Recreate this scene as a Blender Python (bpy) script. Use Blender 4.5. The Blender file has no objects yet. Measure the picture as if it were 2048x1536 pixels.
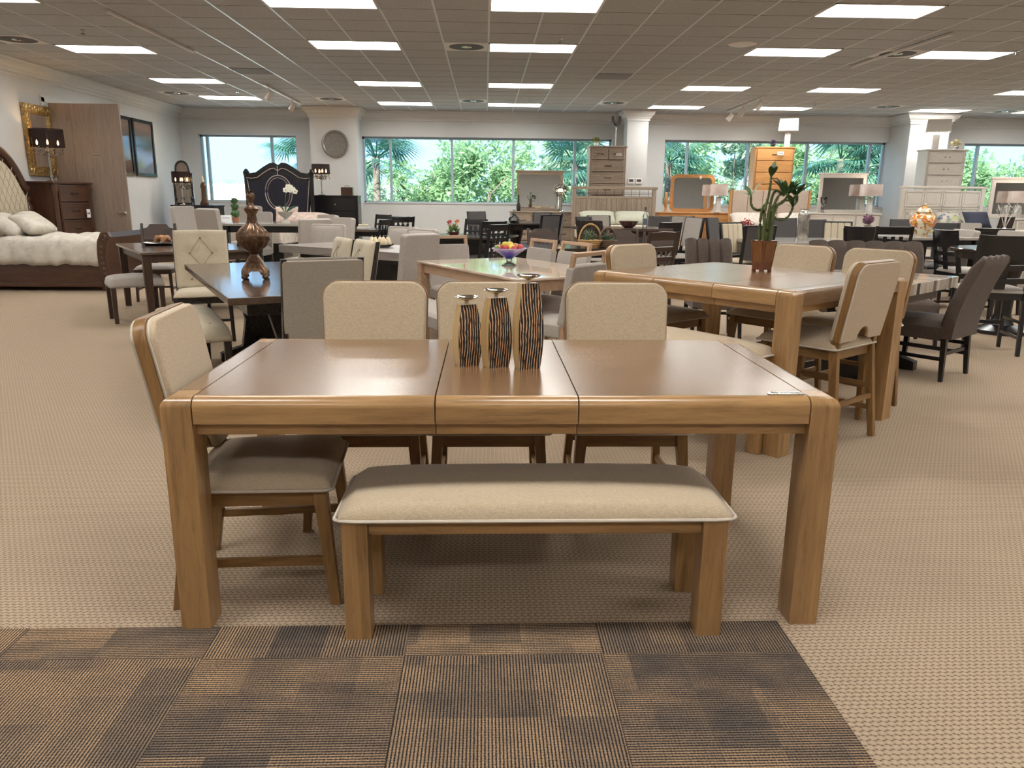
import bpy, bmesh, math, random
from mathutils import Vector, Matrix
random.seed(7)
R = math.radians
scene = bpy.context.scene
col = scene.collection

# ---------------------------------------------------------------- camera, world, sun, exposure
FPX, PITCH, YAW, ROLL, EYE = 1524.14, 0.2395, 0.0362, -0.0093, 1.3395
fwd = Vector((math.sin(YAW) * math.cos(PITCH), math.cos(YAW) * math.cos(PITCH), -math.sin(PITCH)))
rgt = Vector((math.cos(YAW), -math.sin(YAW), 0))
dwn = fwd.cross(rgt)
rgt, dwn = (math.cos(ROLL) * rgt + math.sin(ROLL) * dwn, -math.sin(ROLL) * rgt + math.cos(ROLL) * dwn)
cam_data = bpy.data.cameras.new('camera')
cam_data.sensor_width = 36
cam_data.lens = FPX / 2048 * 36
cam_data.clip_start, cam_data.clip_end = 0.05, 400
cam = bpy.data.objects.new('camera', cam_data)
m = Matrix((rgt, -dwn, -fwd)).transposed().to_4x4()
m.translation = (0, 0, EYE)
cam.matrix_world = m
col.objects.link(cam)
scene.camera = cam

world = bpy.data.worlds.new('sky')
scene.world = world
world.use_nodes = True
wbg = world.node_tree.nodes['Background']
wbg.inputs[0].default_value = (0.40, 0.66, 1.0, 1)
wbg.inputs[1].default_value = 1.45
sun_data = bpy.data.lights.new('sun', 'SUN')
sun_data.energy = 12.0
sun_data.angle = R(1.0)
sun_data.color = (1.0, 0.95, 0.85)
sun = bpy.data.objects.new('sun', sun_data)
sun.rotation_euler = (R(38), R(-12), 0)      # from behind the building, high: lights the trees, never enters
col.objects.link(sun)
LAMP_POWER = 15.0
scene.view_settings.view_transform = 'Standard'
scene.view_settings.look = 'None'
scene.view_settings.exposure = 0.85
scene.view_settings.gamma = 1
scene.view_settings.use_curve_mapping = False
scene.cycles.use_denoising = True
scene.cycles.max_bounces = 7
scene.cycles.diffuse_bounces = 6
scene.cycles.transparent_max_bounces = 12
scene.cycles.sample_clamp_indirect = 3
scene.cycles.sample_clamp_direct = 10

def ray(px, py):
    return rgt * ((px - 1024) / FPX) + dwn * ((py - 768) / FPX) + fwd
def at(px, py, Y):
    d = ray(px, py); return Vector((0, 0, EYE)) + d * (Y / d.y)
def X(px, Y, py=440):
    return at(px, py, Y).x

# ---------------------------------------------------------------- materials
MATS = {}
def nt(name, rough=.5, spec=.5, metal=0.0):
    mt = bpy.data.materials.new(name); mt.use_nodes = True
    b = mt.node_tree.nodes['Principled BSDF']
    b.inputs['Roughness'].default_value = rough
    b.inputs['Metallic'].default_value = metal
    b.inputs['Specular IOR Level'].default_value = spec
    MATS[name] = mt
    return mt, mt.node_tree, b
def N(t, kind, **kw):
    n = t.nodes.new(kind)
    for k, v in kw.items():
        if hasattr(n, k): setattr(n, k, v)
        else: n.inputs[k].default_value = v
    return n
def L(t, a, b): t.links.new(a, b)
def ramp(t, fac, stops):
    r = t.nodes.new('ShaderNodeValToRGB'); e = r.color_ramp.elements
    e[0].position, e[0].color = stops[0][0], (*stops[0][1], 1)
    e[1].position, e[1].color = stops[-1][0], (*stops[-1][1], 1)
    for p, c in stops[1:-1]:
        x = e.new(p); x.color = (*c, 1)
    L(t, fac, r.inputs[0]); return r.outputs[0]
def coords(t, scale=(1, 1, 1), rot=(0, 0, 0), kind='Object'):
    tc = t.nodes.new('ShaderNodeTexCoord'); mp = t.nodes.new('ShaderNodeMapping')
    mp.inputs['Scale'].default_value = scale; mp.inputs['Rotation'].default_value = rot
    L(t, tc.outputs[kind], mp.inputs[0]); return mp.outputs[0]
def bump(t, b, h, strength=.3, dist=.002):
    n = t.nodes.new('ShaderNodeBump'); n.inputs['Strength'].default_value = strength
    n.inputs['Distance'].default_value = dist
    L(t, h, n.inputs['Height']); L(t, n.outputs[0], b.inputs['Normal'])
def mixc(t, fac, a, b, mode='MIX'):
    n = t.nodes.new('ShaderNodeMix'); n.data_type = 'RGBA'; n.blend_type = mode
    for i, v in ((0, fac), (6, a), (7, b)):
        if hasattr(v, 'node'): L(t, v, n.inputs[i])
        elif i == 0: n.inputs[0].default_value = v
        else: n.inputs[i].default_value = (*v, 1)
    return n.outputs[2]
def math_(t, op, a, b=None, c=None):
    n = t.nodes.new('ShaderNodeMath'); n.operation = op
    for i, v in enumerate((a, b, c)):
        if v is None: continue
        if hasattr(v, 'node'): L(t, v, n.inputs[i])
        else: n.inputs[i].default_value = v
    return n.outputs[0]
def vary(t, b, base, fac=.12):
    oi = t.nodes.new('ShaderNodeObjectInfo')
    hs = t.nodes.new('ShaderNodeHueSaturation')
    L(t, base, hs.inputs['Color'])
    v = math_(t, 'MULTIPLY_ADD', oi.outputs['Random'], fac, 1 - fac / 2)
    L(t, v, hs.inputs['Value']); L(t, hs.outputs[0], b.inputs['Base Color'])

def plain(name, c, rough=.5, spec=.5, metal=0.0, noise=.06, scale=30, b_str=0.0):
    if name in MATS: return MATS[name]
    mt, t, b = nt(name, rough, spec, metal)
    n = N(t, 'ShaderNodeTexNoise', Scale=scale, Detail=3.0); L(t, coords(t), n.inputs['Vector'])
    lo = tuple(max(0, x * (1 - noise)) for x in c); hi = tuple(min(1, x * (1 + noise)) for x in c)
    L(t, ramp(t, n.outputs['Fac'], [(.3, lo), (.7, hi)]), b.inputs['Base Color'])
    if b_str: bump(t, b, n.outputs['Fac'], b_str)
    return mt

def wood(name, dark, light, axis='x', rough=.35, scale=1.0, b_str=.08, coat=0.0, cr=.15):
    key = f'{name}_{axis}'
    if key in MATS: return MATS[key]
    mt, t, b = nt(key, rough)
    s = {'x': (1.2, 14, 14), 'y': (14, 1.2, 14), 'z': (14, 14, 1.2)}[axis]
    v = coords(t, tuple(q * scale for q in s))
    oi = t.nodes.new('ShaderNodeObjectInfo')
    add = t.nodes.new('ShaderNodeVectorMath'); add.operation = 'MULTIPLY_ADD'
    add.inputs[1].default_value = (1, 1, 1); L(t, v, add.inputs[0])
    cm = t.nodes.new('ShaderNodeCombineXYZ')
    for i in range(3): L(t, math_(t, 'MULTIPLY', oi.outputs['Random'], 37.0 + i * 11), cm.inputs[i])
    L(t, cm.outputs[0], add.inputs[2]); v = add.outputs[0]
    n1 = N(t, 'ShaderNodeTexNoise', Scale=1.1, Detail=6.0, Roughness=.62, Distortion=1.2); L(t, v, n1.inputs['Vector'])
    n2 = N(t, 'ShaderNodeTexNoise', Scale=5.5, Detail=4.0, Roughness=.7, Distortion=.3); L(t, v, n2.inputs['Vector'])
    n3 = N(t, 'ShaderNodeTexNoise', Scale=.35, Detail=2.0); L(t, v, n3.inputs['Vector'])
    mid = tuple((a + c) / 2 for a, c in zip(dark, light))
    c1 = ramp(t, n1.outputs['Fac'], [(.32, dark), (.5, mid), (.68, light)])
    c2 = ramp(t, n2.outputs['Fac'], [(.35, tuple(q * .55 for q in dark)), (.5, mid), (1.0, light)])
    c = mixc(t, .35, c1, c2)
    c = mixc(t, ramp(t, n3.outputs['Fac'], [(.4, (0, 0, 0)), (.75, (.35, .35, .35))]), c, light)
    L(t, c, b.inputs['Base Color'])
    if b_str > .004: L(t, math_(t, 'MULTIPLY_ADD', n2.outputs['Fac'], .12, rough - .06), b.inputs['Roughness'])
    if coat: b.inputs['Coat Weight'].default_value = coat; b.inputs['Coat Roughness'].default_value = cr
    if b_str > .004: bump(t, b, n2.outputs['Fac'], b_str, .001)
    return mt

def fabric(name, c, scale=420, rough=.9, contrast=.16, sheen=.15, b_str=.35):
    if name in MATS: return MATS[name]
    mt, t, b = nt(name, rough, .2)
    v = coords(t)
    w1 = N(t, 'ShaderNodeTexNoise', Scale=1.0, Detail=2.0)
    mp = t.nodes.new('ShaderNodeMapping'); mp.inputs['Scale'].default_value = (scale, scale, scale * .18); L(t, v, mp.inputs[0]); L(t, mp.outputs[0], w1.inputs['Vector'])
    w2 = N(t, 'ShaderNodeTexNoise', Scale=1.0, Detail=2.0)
    mp2 = t.nodes.new('ShaderNodeMapping'); mp2.inputs['Scale'].default_value = (scale * .2, scale, scale); L(t, v, mp2.inputs[0]); L(t, mp2.outputs[0], w2.inputs['Vector'])
    h = math_(t, 'MULTIPLY_ADD', w1.outputs['Fac'], .5, math_(t, 'MULTIPLY', w2.outputs['Fac'], .5))
    lo = tuple(x * (1 - contrast) for x in c); hi = tuple(min(1, x * (1 + contrast)) for x in c)
    vary(t, b, ramp(t, h, [(.35, lo), (.65, hi)]), .06)
    b.inputs['Sheen Weight'].default_value = sheen
    bump(t, b, h, b_str, .0008)
    return mt

def emit(name, c, s):
    mt = bpy.data.materials.new(name); mt.use_nodes = True; t = mt.node_tree
    t.nodes.clear(); o = t.nodes.new('ShaderNodeOutputMaterial'); e = t.nodes.new('ShaderNodeEmission')
    e.inputs[0].default_value = (*c, 1); e.inputs[1].default_value = s; L(t, e.outputs[0], o.inputs[0]); MATS[name] = mt; return mt
def thin_glass(name, tint, gloss=.12, rough=.02):
    mt = bpy.data.materials.new(name); mt.use_nodes = True; t = mt.node_tree; t.nodes.clear()
    o = t.nodes.new('ShaderNodeOutputMaterial'); a = t.nodes.new('ShaderNodeBsdfTransparent'); g = t.nodes.new('ShaderNodeBsdfGlossy')
    a.inputs[0].default_value = (*tint, 1); g.inputs['Roughness'].default_value = rough
    mx = t.nodes.new('ShaderNodeMixShader'); lw = t.nodes.new('ShaderNodeLayerWeight'); lw.inputs[0].default_value = gloss
    L(t, lw.outputs['Fresnel'], mx.inputs[0]); L(t, a.outputs[0], mx.inputs[1]); L(t, g.outputs[0], mx.inputs[2]); L(t, mx.outputs[0], o.inputs[0])
    MATS[name] = mt; return mt
def translucent(name, c, back, mixf=.5, extra=None):
    mt = bpy.data.materials.new(name); mt.use_nodes = True; t = mt.node_tree; t.nodes.clear()
    o = t.nodes.new('ShaderNodeOutputMaterial'); d = t.nodes.new('ShaderNodeBsdfDiffuse'); tr = t.nodes.new('ShaderNodeBsdfTranslucent')
    n = N(t, 'ShaderNodeTexNoise', Scale=3.0, Detail=3.0); L(t, coords(t), n.inputs['Vector'])
    cc = ramp(t, n.outputs['Fac'], [(.3, tuple(q * .6 for q in c)), (.7, tuple(min(1, q * 1.35) for q in c))])
    L(t, cc, d.inputs[0]); tr.inputs[0].default_value = (*back, 1)
    mx = t.nodes.new('ShaderNodeMixShader'); mx.inputs[0].default_value = mixf
    L(t, d.outputs[0], mx.inputs[1]); L(t, tr.outputs[0], mx.inputs[2]); L(t, mx.outputs[0], o.inputs[0]); MATS[name] = mt; return mt

OAK_D, OAK_L = (.180, .096, .038), (.46, .265, .108)
def oak(ax): return wood('warm_oak', OAK_D, OAK_L, ax, .30, b_str=.05, coat=.25)
def oak2(ax): return wood('chair_oak', (.115, .058, .020), (.31, .168, .060), ax, .32, b_str=.04)
def oak_top(ax='x'): return wood('oak_top', (.125, .066, .030), (.26, .150, .075), ax, .24, b_str=.003, coat=.45, cr=.20)
def espresso(ax='z'): return wood('espresso', (.010, .008, .008), (.030, .023, .020), ax, .28, b_str=.03)
def brown_dark(ax='z'): return wood('dark_brown', (.028, .015, .010), (.070, .040, .026), ax, .33, b_str=.03)
def blond(ax='x'): return wood('blond_wood', (.36, .23, .145), (.56, .38, .25), ax, .4, b_str=.03)
def greywash(ax='x'): return wood('grey_wash', (.20, .145, .10), (.42, .33, .25), ax, .5, scale=1.4)
def honey(ax='x'): return wood('honey_oak', (.42, .19, .06), (.66, .34, .12), ax, .4)
def white_paint(): return plain('white_paint', (.66, .60, .53), .45)
def mahog(ax='x'): return wood('mahogany', (.030, .012, .007), (.10, .042, .022), ax, .3)
linen = fabric('linen', (.47, .375, .262))
linen_dark = fabric('taupe_linen', (.29, .25, .205))
cream_f = fabric('cream_fabric', (.47, .40, .29), 300)
grey_f = fabric('pale_grey_fabric', (.38, .34, .30), 300)
velvet = fabric('brown_velvet', (.088, .066, .054), 120, .75, .18, .10, .1)
piping_m = plain('piping', (.54, .48, .40), .8)
black_f = fabric('black_velvet', (.012, .012, .022), 200, .5, .2, .3, .1)
charcoal_f = fabric('charcoal_fabric', (.085, .078, .075), 300)
black_w = plain('black_lacquer', (.012, .011, .012), .25)
chrome = plain('polished_metal', (.75, .74, .70), .12, metal=1.0)
dark_metal = plain('dark_metal', (.05, .045, .04), .35, metal=.8)
bronze = plain('antique_bronze', (.13, .075, .045), .32, metal=.75, noise=.5, scale=40)
white_m = plain('white_ceramic', (.80, .77, .72), .35)
paper = plain('white_paper', (.82, .82, .82), .6)
ink = plain('dark_ink', (.05, .05, .06), .6)
mirror_m = plain('mirror_silver', (.88, .90, .90), .01, metal=1.0, noise=0.0)
glass_pane = thin_glass('window_glass', (.92, .99, 1.0), .08)
clear_glass = thin_glass('clear_glass', (.92, .95, .97), .35)
crystal = thin_glass('crystal', (.86, .84, .82), .55, .05)

# ---------------------------------------------------------------- mesh helpers
def nb(): return bmesh.new()
def _xf(bm, verts, M_):
    if M_ is not None: bmesh.ops.transform(bm, matrix=M_, verts=verts)
def box(bm, c, s, bev=0.0, seg=2, M_=None):
    t = bmesh.new()
    bmesh.ops.create_cube(t, size=1.0)
    bmesh.ops.scale(t, vec=s, verts=t.verts)
    if bev: bmesh.ops.bevel(t, geom=t.edges[:], offset=min(bev, min(s) * .49), segments=seg, profile=.5, affect='EDGES')
    bmesh.ops.translate(t, vec=c, verts=t.verts)
    if M_ is not None: bmesh.ops.transform(t, matrix=M_, verts=t.verts)
    merge(bm, t)
def merge(bm, t):
    me = bpy.data.meshes.new('tmp'); t.to_mesh(me); t.free(); bm.from_mesh(me); bpy.data.meshes.remove(me)
def hexa(bm, a, b, bev=0.0):
    """box between quad a (4 pts) and quad b (4 pts)"""
    t = bmesh.new(); va = [t.verts.new(p) for p in a]; vb = [t.verts.new(p) for p in b]
    t.faces.new(va[::-1]); t.faces.new(vb)
    for i in range(4): t.faces.new((va[i], va[(i + 1) % 4], vb[(i + 1) % 4], vb[i]))
    bmesh.ops.recalc_face_normals(t, faces=t.faces)
    if bev: bmesh.ops.bevel(t, geom=t.edges[:], offset=bev, segments=2, profile=.5, affect='EDGES')
    merge(bm, t)
def bar(bm, p0, p1, w0, d0, w1=None, d1=None, bev=.003):
    """leg: horizontal cross-sections (w along x, d along y) at p0 and p1"""
    w1 = w0 if w1 is None else w1; d1 = d0 if d1 is None else d1
    def q(p, w, d): return [(p[0] - w / 2, p[1] - d / 2, p[2]), (p[0] + w / 2, p[1] - d / 2, p[2]), (p[0] + w / 2, p[1] + d / 2, p[2]), (p[0] - w / 2, p[1] + d / 2, p[2])]
    hexa(bm, q(p0, w0, d0), q(p1, w1, d1), bev)
def beam(bm, p0, p1, w, h, bev=.002):
    """bar of section w (sideways) x h (up) from p0 to p1, mostly horizontal"""
    p0, p1 = Vector(p0), Vector(p1); d = (p1 - p0).normalized(); s = d.cross(Vector((0, 0, 1)))
    s = s.normalized() if s.length > 1e-4 else Vector((1, 0, 0)); u = s.cross(d)
    q = lambda p: [p - s * w / 2 - u * h / 2, p + s * w / 2 - u * h / 2, p + s * w / 2 + u * h / 2, p - s * w / 2 + u * h / 2]
    hexa(bm, q(p0), q(p1), bev)
def lathe(bm, prof, seg=24, c=(0, 0, 0), M_=None, lobes=0, amp=0.0):
    t = bmesh.new(); rings = []
    for r, z in prof:
        rings.append([t.verts.new((c[0] + r * (1 + (amp * math.cos(lobes * 2 * math.pi * i / seg) if lobes else 0)) * math.cos(2 * math.pi * i / seg),
                                   c[1] + r * (1 + (amp * math.cos(lobes * 2 * math.pi * i / seg) if lobes else 0)) * math.sin(2 * math.pi * i / seg), c[2] + z)) for i in range(seg)])
    for a, b in zip(rings, rings[1:]):
        for i in range(seg): t.faces.new((a[i], a[(i + 1) % seg], b[(i + 1) % seg], b[i]))
    if prof[0][0] > 1e-5: t.faces.new(rings[0][::-1])
    if prof[-1][0] > 1e-5: t.faces.new(rings[-1])
    bmesh.ops.remove_doubles(t, verts=t.verts, dist=1e-5)
    if M_ is not None: bmesh.ops.transform(t, matrix=M_, verts=t.verts)
    merge(bm, t)
def tube(bm, pts, r, seg=8, closed=False, r1=None):
    t = bmesh.new(); pts = [Vector(p) for p in pts]; n = len(pts); rings = []
    up = Vector((0, 0, 1))
    for i, p in enumerate(pts):
        a = pts[i - 1] if (i > 0 or closed) else p; b = pts[(i + 1) % n] if (i < n - 1 or closed) else p
        d = (b - a).normalized()
        s = d.cross(up); s = d.cross(Vector((1, 0, 0))) if s.length < 1e-3 else s
        s.normalize(); u = s.cross(d)
        rr = r if r1 is None else r + (r1 - r) * i / (n - 1)
        rings.append([t.verts.new(p + s * rr * math.cos(2 * math.pi * k / seg) + u * rr * math.sin(2 * math.pi * k / seg)) for k in range(seg)])
    m_ = n if closed else n - 1
    for i in range(m_):
        a, b = rings[i], rings[(i + 1) % n]
        off = 0
        if closed and i == n - 1:
            off = min(range(seg), key=lambda o: sum((a[k].co - b[(k + o) % seg].co).length for k in range(seg)))
        for k in range(seg): t.faces.new((a[k], a[(k + 1) % seg], b[(k + 1 + off) % seg], b[(k + off) % seg]))
    if not closed: t.faces.new(rings[0][::-1]); t.faces.new(rings[-1])
    bmesh.ops.recalc_face_normals(t, faces=t.faces)
    merge(bm, t)
def prism(bm, pts, d0, d1, M_=None, bev=0.0, plane='xz'):
    """polygon in xz, extruded in y from d0 to d1 (or plane='xy' extruded in z)"""
    t = bmesh.new()
    f = (lambda p, d: (p[0], d, p[1])) if plane == 'xz' else ((lambda p, d: (p[0], p[1], d)) if plane == 'xy' else (lambda p, d: (d, p[0], p[1])))
    a = [t.verts.new(f(p, d0)) for p in pts]; b = [t.verts.new(f(p, d1)) for p in pts]; n = len(pts)
    t.faces.new(a); t.faces.new(b[::-1])
    for i in range(n): t.faces.new((a[i], b[i], b[(i + 1) % n], a[(i + 1) % n]))
    bmesh.ops.recalc_face_normals(t, faces=t.faces)
    if bev:
        big = [e for e in t.edges if any(len(f_.verts) > 4 or n == 4 for f_ in e.link_faces)]
        bmesh.ops.bevel(t, geom=big, offset=bev, segments=3, profile=.5, affect='EDGES')
    if M_ is not None: bmesh.ops.transform(t, matrix=M_, verts=t.verts)
    merge(bm, t)
def rrect(w, h, r, cx=0, cz=0, n=6, corners=(1, 1, 1, 1)):
    """rounded rect polygon ccw from bottom-left; corners bl br tr tl"""
    out = []
    for k, (sx, sz, a0) in enumerate(((-1, -1, 180), (1, -1, 270), (1, 1, 0), (-1, 1, 90))):
        rr = r if corners[k] else 0.001
        ccx, ccz = cx + sx * (w / 2 - rr), cz + sz * (h / 2 - rr)
        for i in range(n + 1 if rr > .002 else 1):
            a = R(a0 + (90 * i / n if rr > .002 else 45)); out.append((ccx + rr * math.cos(a), ccz + rr * math.sin(a)))
    return out
def cushion(bm, w, d, h, z0=0.0, crown=.02, n=12, wf=None, cx=0, cy=0, pw=5, channels=0, M_=None, edge=.25):
    """soft block: flat-ish bottom at z0, domed top; w at back, wf at front (trapezoid)"""
    wf = w if wf is None else wf
    t = bmesh.new(); g = {}
    for j in range(n + 1):
        for i in range(n + 1):
            u, v = -1 + 2 * i / n, -1 + 2 * j / n
            u = math.copysign(abs(u) ** .75, u); v = math.copysign(abs(v) ** .75, v)
            e = max(0, 1 - abs(u) ** pw) ** (1 / 3) * max(0, 1 - abs(v) ** pw) ** (1 / 3)
            cr = (1 - u * u) * (1 - v * v)
            ww = (w + (wf - w) * (v + 1) / 2) / 2
            sq = 1 - .015 * (abs(u * v) ** 3)
            zt = z0 + h * (edge + (1 - edge) * e) + crown * cr
            if channels: zt -= .018 * (1 - min(1, abs(math.sin(math.pi * channels * (u + 1) / 2)) * 3.2)) * (1 if abs(u) < .97 else 0)
            g[i, j] = (t.verts.new((cx + u * ww * sq, cy + v * d / 2 * sq, zt)), t.verts.new((cx + u * ww * sq, cy + v * d / 2 * sq, z0)))
    for j in range(n):
        for i in range(n):
            t.faces.new([g[a][0] for a in ((i, j), (i + 1, j), (i + 1, j + 1), (i, j + 1))])
            t.faces.new([g[a][1] for a in ((i, j + 1), (i + 1, j + 1), (i + 1, j), (i, j))])
    for k in range(n):
        for a, b in (((k, 0), (k + 1, 0)), ((k + 1, n), (k, n)), ((0, k + 1), (0, k)), ((n, k), (n, k + 1))):
            t.faces.new((g[a][1], g[b][1], g[b][0], g[a][0]))
    if M_ is not None: bmesh.ops.transform(t, matrix=M_, verts=t.verts)
    merge(bm, t)
def sphere(bm, c, r, sc=(1, 1, 1), u=14, v=10, M_=None):
    t = bmesh.new(); bmesh.ops.create_uvsphere(t, u_segments=u, v_segments=v, radius=r)
    bmesh.ops.scale(t, vec=sc, verts=t.verts)
    if M_ is not None: bmesh.ops.transform(t, matrix=M_, verts=t.verts)
    bmesh.ops.translate(t, vec=c, verts=t.verts); merge(bm, t)

def obj(name, bm, mat, parent=None, smooth=35, label=None, loc=None):
    me = bpy.data.meshes.new(name)
    if isinstance(bm, bpy.types.Mesh): me = bm
    else: bm.to_mesh(me); bm.free()
    mats = mat if isinstance(mat, (list, tuple)) else [mat]
    for q in mats: me.materials.append(q)
    if smooth:
        me.shade_smooth()
        if smooth < 180: me.set_sharp_from_angle(angle=R(smooth))
    o = bpy.data.objects.new(name, me); col.objects.link(o)
    if smooth and smooth < 100 and len(me.polygons) < 6000: o.modifiers.new('wn', 'WEIGHTED_NORMAL').keep_sharp = True
    if parent is not None: o.parent = parent
    if label: o['label'] = label
    if loc is not None: o.location = loc
    return o
def tag(o, label, cat, group=None, kind=None):
    o['label'] = label; o['category'] = cat
    if group: o['group'] = group
    if kind: o['kind'] = kind
    return o
def thing(name, label, cat, loc=(0, 0, 0), rot=0.0, group=None, sz=1.0, s=1.0):
    o = bpy.data.objects.new(name, None); col.objects.link(o)
    o.empty_display_size = .05
    o.location = loc; o.rotation_euler = (0, 0, rot); o.scale = (s, s, s * sz)
    return tag(o, label, cat, group)
def struct(name, bm, mat, smooth=0, parent=None):
    o = obj(name, bm, mat, parent, smooth)
    if parent is None: o['kind'] = 'structure'
    return o
def dup(root, loc, rot, label, group=None, sz=1.0, s=1.0, cat=None):
    r = root.copy(); col.objects.link(r)
    r.location = loc; r.rotation_euler = (0, 0, rot); r.scale = (s, s, s * sz)
    r['label'] = label
    if group: r['group'] = group
    if cat: r['category'] = cat
    for ch in list(root.children):
        c = ch.copy(); col.objects.link(c); c.parent = r
        for g in list(ch.children):
            d = g.copy(); col.objects.link(d); d.parent = c
    return r
# ================================================================ the room
CZ, GX0, GY0, T = 3.369, 0.042, 9.27, 0.61
WL, WR, WB, WF = -7.4, 17.0, 19.7, -6.0       # left, right, back (window) wall, wall behind the camera
wall_m = plain('wall_paint', (.57, .565, .55), .75, .3, noise=.02, scale=3)
trim_m = plain('trim_paint', (.60, .585, .555), .5, noise=.02)

def carpet_material():
    mt, t, b = nt('loop_carpet', .95, .1)
    v = coords(t)
    sp = t.nodes.new('ShaderNodeSeparateXYZ'); L(t, v, sp.inputs[0])
    P = .0175
    # staggered loops in rows along y
    row = math_(t, 'FLOOR', math_(t, 'DIVIDE', sp.outputs[1], P))
    par = math_(t, 'MULTIPLY', math_(t, 'FRACT', math_(t, 'MULTIPLY', row, .5)), P * 1.0)
    fx = math_(t, 'FRACT', math_(t, 'DIVIDE', math_(t, 'ADD', sp.outputs[0], par), P * 1.25))
    fy = math_(t, 'FRACT', math_(t, 'DIVIDE', sp.outputs[1], P))
    dx = math_(t, 'ABSOLUTE', math_(t, 'SUBTRACT', fx, .5)); dy = math_(t, 'ABSOLUTE', math_(t, 'SUBTRACT', fy, .5))
    n = N(t, 'ShaderNodeTexNoise', Scale=190.0, Detail=2.0); L(t, v, n.inputs['Vector'])
    d = math_(t, 'MULTIPLY', math_(t, 'POWER', math_(t, 'MULTIPLY', dx, 2), 2.5), math_(t, 'POWER', math_(t, 'MULTIPLY', dy, 2), 1.2))
    line = math_(t, 'POWER', math_(t, 'MULTIPLY', dy, 2), 5)
    h = math_(t, 'SUBTRACT', 1.0, math_(t, 'ADD', math_(t, 'ADD', math_(t, 'MULTIPLY', d, 1.1), math_(t, 'MULTIPLY', line, .22)), math_(t, 'MULTIPLY', n.outputs['Fac'], .55)))
    big = N(t, 'ShaderNodeTexNoise', Scale=.9, Detail=3.0); L(t, v, big.inputs['Vector'])
    c = ramp(t, h, [(.0, (.125, .085, .055)), (.38, (.28, .205, .142)), (.8, (.44, .34, .24))])
    c = mixc(t, ramp(t, big.outputs['Fac'], [(.35, (0, 0, 0)), (.7, (.16, .16, .16))]), c, (.30, .245, .19))
    L(t, c, b.inputs['Base Color']); bump(t, b, h, .55, .004)
    return mt
carpet_m = carpet_material()
bm = nb(); box(bm, ((WL + WR) / 2, (WF + WB) / 2, -.05), (WR - WL + .6, WB - WF + .6, .1)); struct('floor', bm, carpet_m)

def tile_carpet(name, axis, warm):
    mt, t, b = nt(name, .95, .1)
    v = coords(t); sp = t.nodes.new('ShaderNodeSeparateXYZ'); L(t, v, sp.inputs[0])
    P = .0092
    ac, al = (sp.outputs[0], sp.outputs[1]) if axis == 'y' else (sp.outputs[1], sp.outputs[0])
    f = math_(t, 'FRACT', math_(t, 'DIVIDE', ac, P)); h0 = math_(t, 'SINE', math_(t, 'MULTIPLY', f, math.pi))
    g = math_(t, 'SINE', math_(t, 'MULTIPLY', al, 2 * math.pi / .0095))
    n = N(t, 'ShaderNodeTexNoise', Scale=170.0, Detail=3.0, Roughness=.7); L(t, v, n.inputs['Vector'])
    h = math_(t, 'ADD', math_(t, 'MULTIPLY', h0, .62), math_(t, 'ADD', math_(t, 'MULTIPLY', g, .06), math_(t, 'MULTIPLY', n.outputs['Fac'], .85)))
    # blocky patches of tone woven in the tile
    def blocks(sx, sy, seed):
        mp = t.nodes.new('ShaderNodeMapping'); mp.inputs['Scale'].default_value = (sx, sy, 1); mp.inputs['Location'].default_value = (seed, seed * 1.7, 0)
        L(t, v, mp.inputs[0]); sn = t.nodes.new('ShaderNodeVectorMath'); sn.operation = 'FLOOR'; L(t, mp.outputs[0], sn.inputs[0])
        w = t.nodes.new('ShaderNodeTexWhiteNoise'); L(t, sn.outputs[0], w.inputs['Vector']); return w.outputs['Value']
    bl = math_(t, 'ADD', math_(t, 'MULTIPLY', blocks(6.3, 4.2, warm), .6), math_(t, 'MULTIPLY', blocks(3.1, 9.0, warm + 3.3), .4))
    soft = N(t, 'ShaderNodeTexNoise', Scale=7.0, Detail=3.0); L(t, v, soft.inputs['Vector'])
    tone = math_(t, 'ADD', math_(t, 'MULTIPLY', bl, .55), math_(t, 'MULTIPLY', soft.outputs['Fac'], .55))
    yarn = N(t, 'ShaderNodeTexNoise', Scale=330.0, Detail=1.0); L(t, v, yarn.inputs['Vector'])
    hi = ramp(t, tone, [(.25, (.14, .11, .085)), (.5, (.32, .22, .14)), (.8, (.58, .375, .21))])
    hi = mixc(t, ramp(t, yarn.outputs['Fac'], [(.35, (0, 0, 0)), (.62, (.65, .65, .65))]), hi, (.055, .052, .05))
    c = mixc(t, ramp(t, h, [(.62, (1, 1, 1)), (.98, (0, 0, 0))]), hi, (.022, .020, .021))
    L(t, c, b.inputs['Base Color']); bump(t, b, h, .6, .004)
    return mt
tcx = [tile_carpet('walk_carpet_across', 'x', 1.3), tile_carpet('walk_carpet_along', 'y', 5.1)]
bm = nb(); xs = [.953 - .597 * k for k in range(11)]; ys = [2.205, 2.03] + [2.03 - .6 * k for k in range(1, 4)]
t = bmesh.new()
for j in range(len(ys) - 1):
    for i in range(len(xs) - 1):
        x1, x0, y1, y0 = xs[i] - .0008, xs[i + 1] + .0008, ys[j] - .0008, ys[j + 1] + .0008
        n0 = len(bm.faces); box(bm, ((x0 + x1) / 2, (y0 + y1) / 2, .002), (x1 - x0, y1 - y0, .008)); bm.faces.ensure_lookup_table()
        for f in bm.faces[n0:]: f.material_index = (i + j + 1) % 2
t.free()
struct('floor_walkway', bm, tcx)

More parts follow.
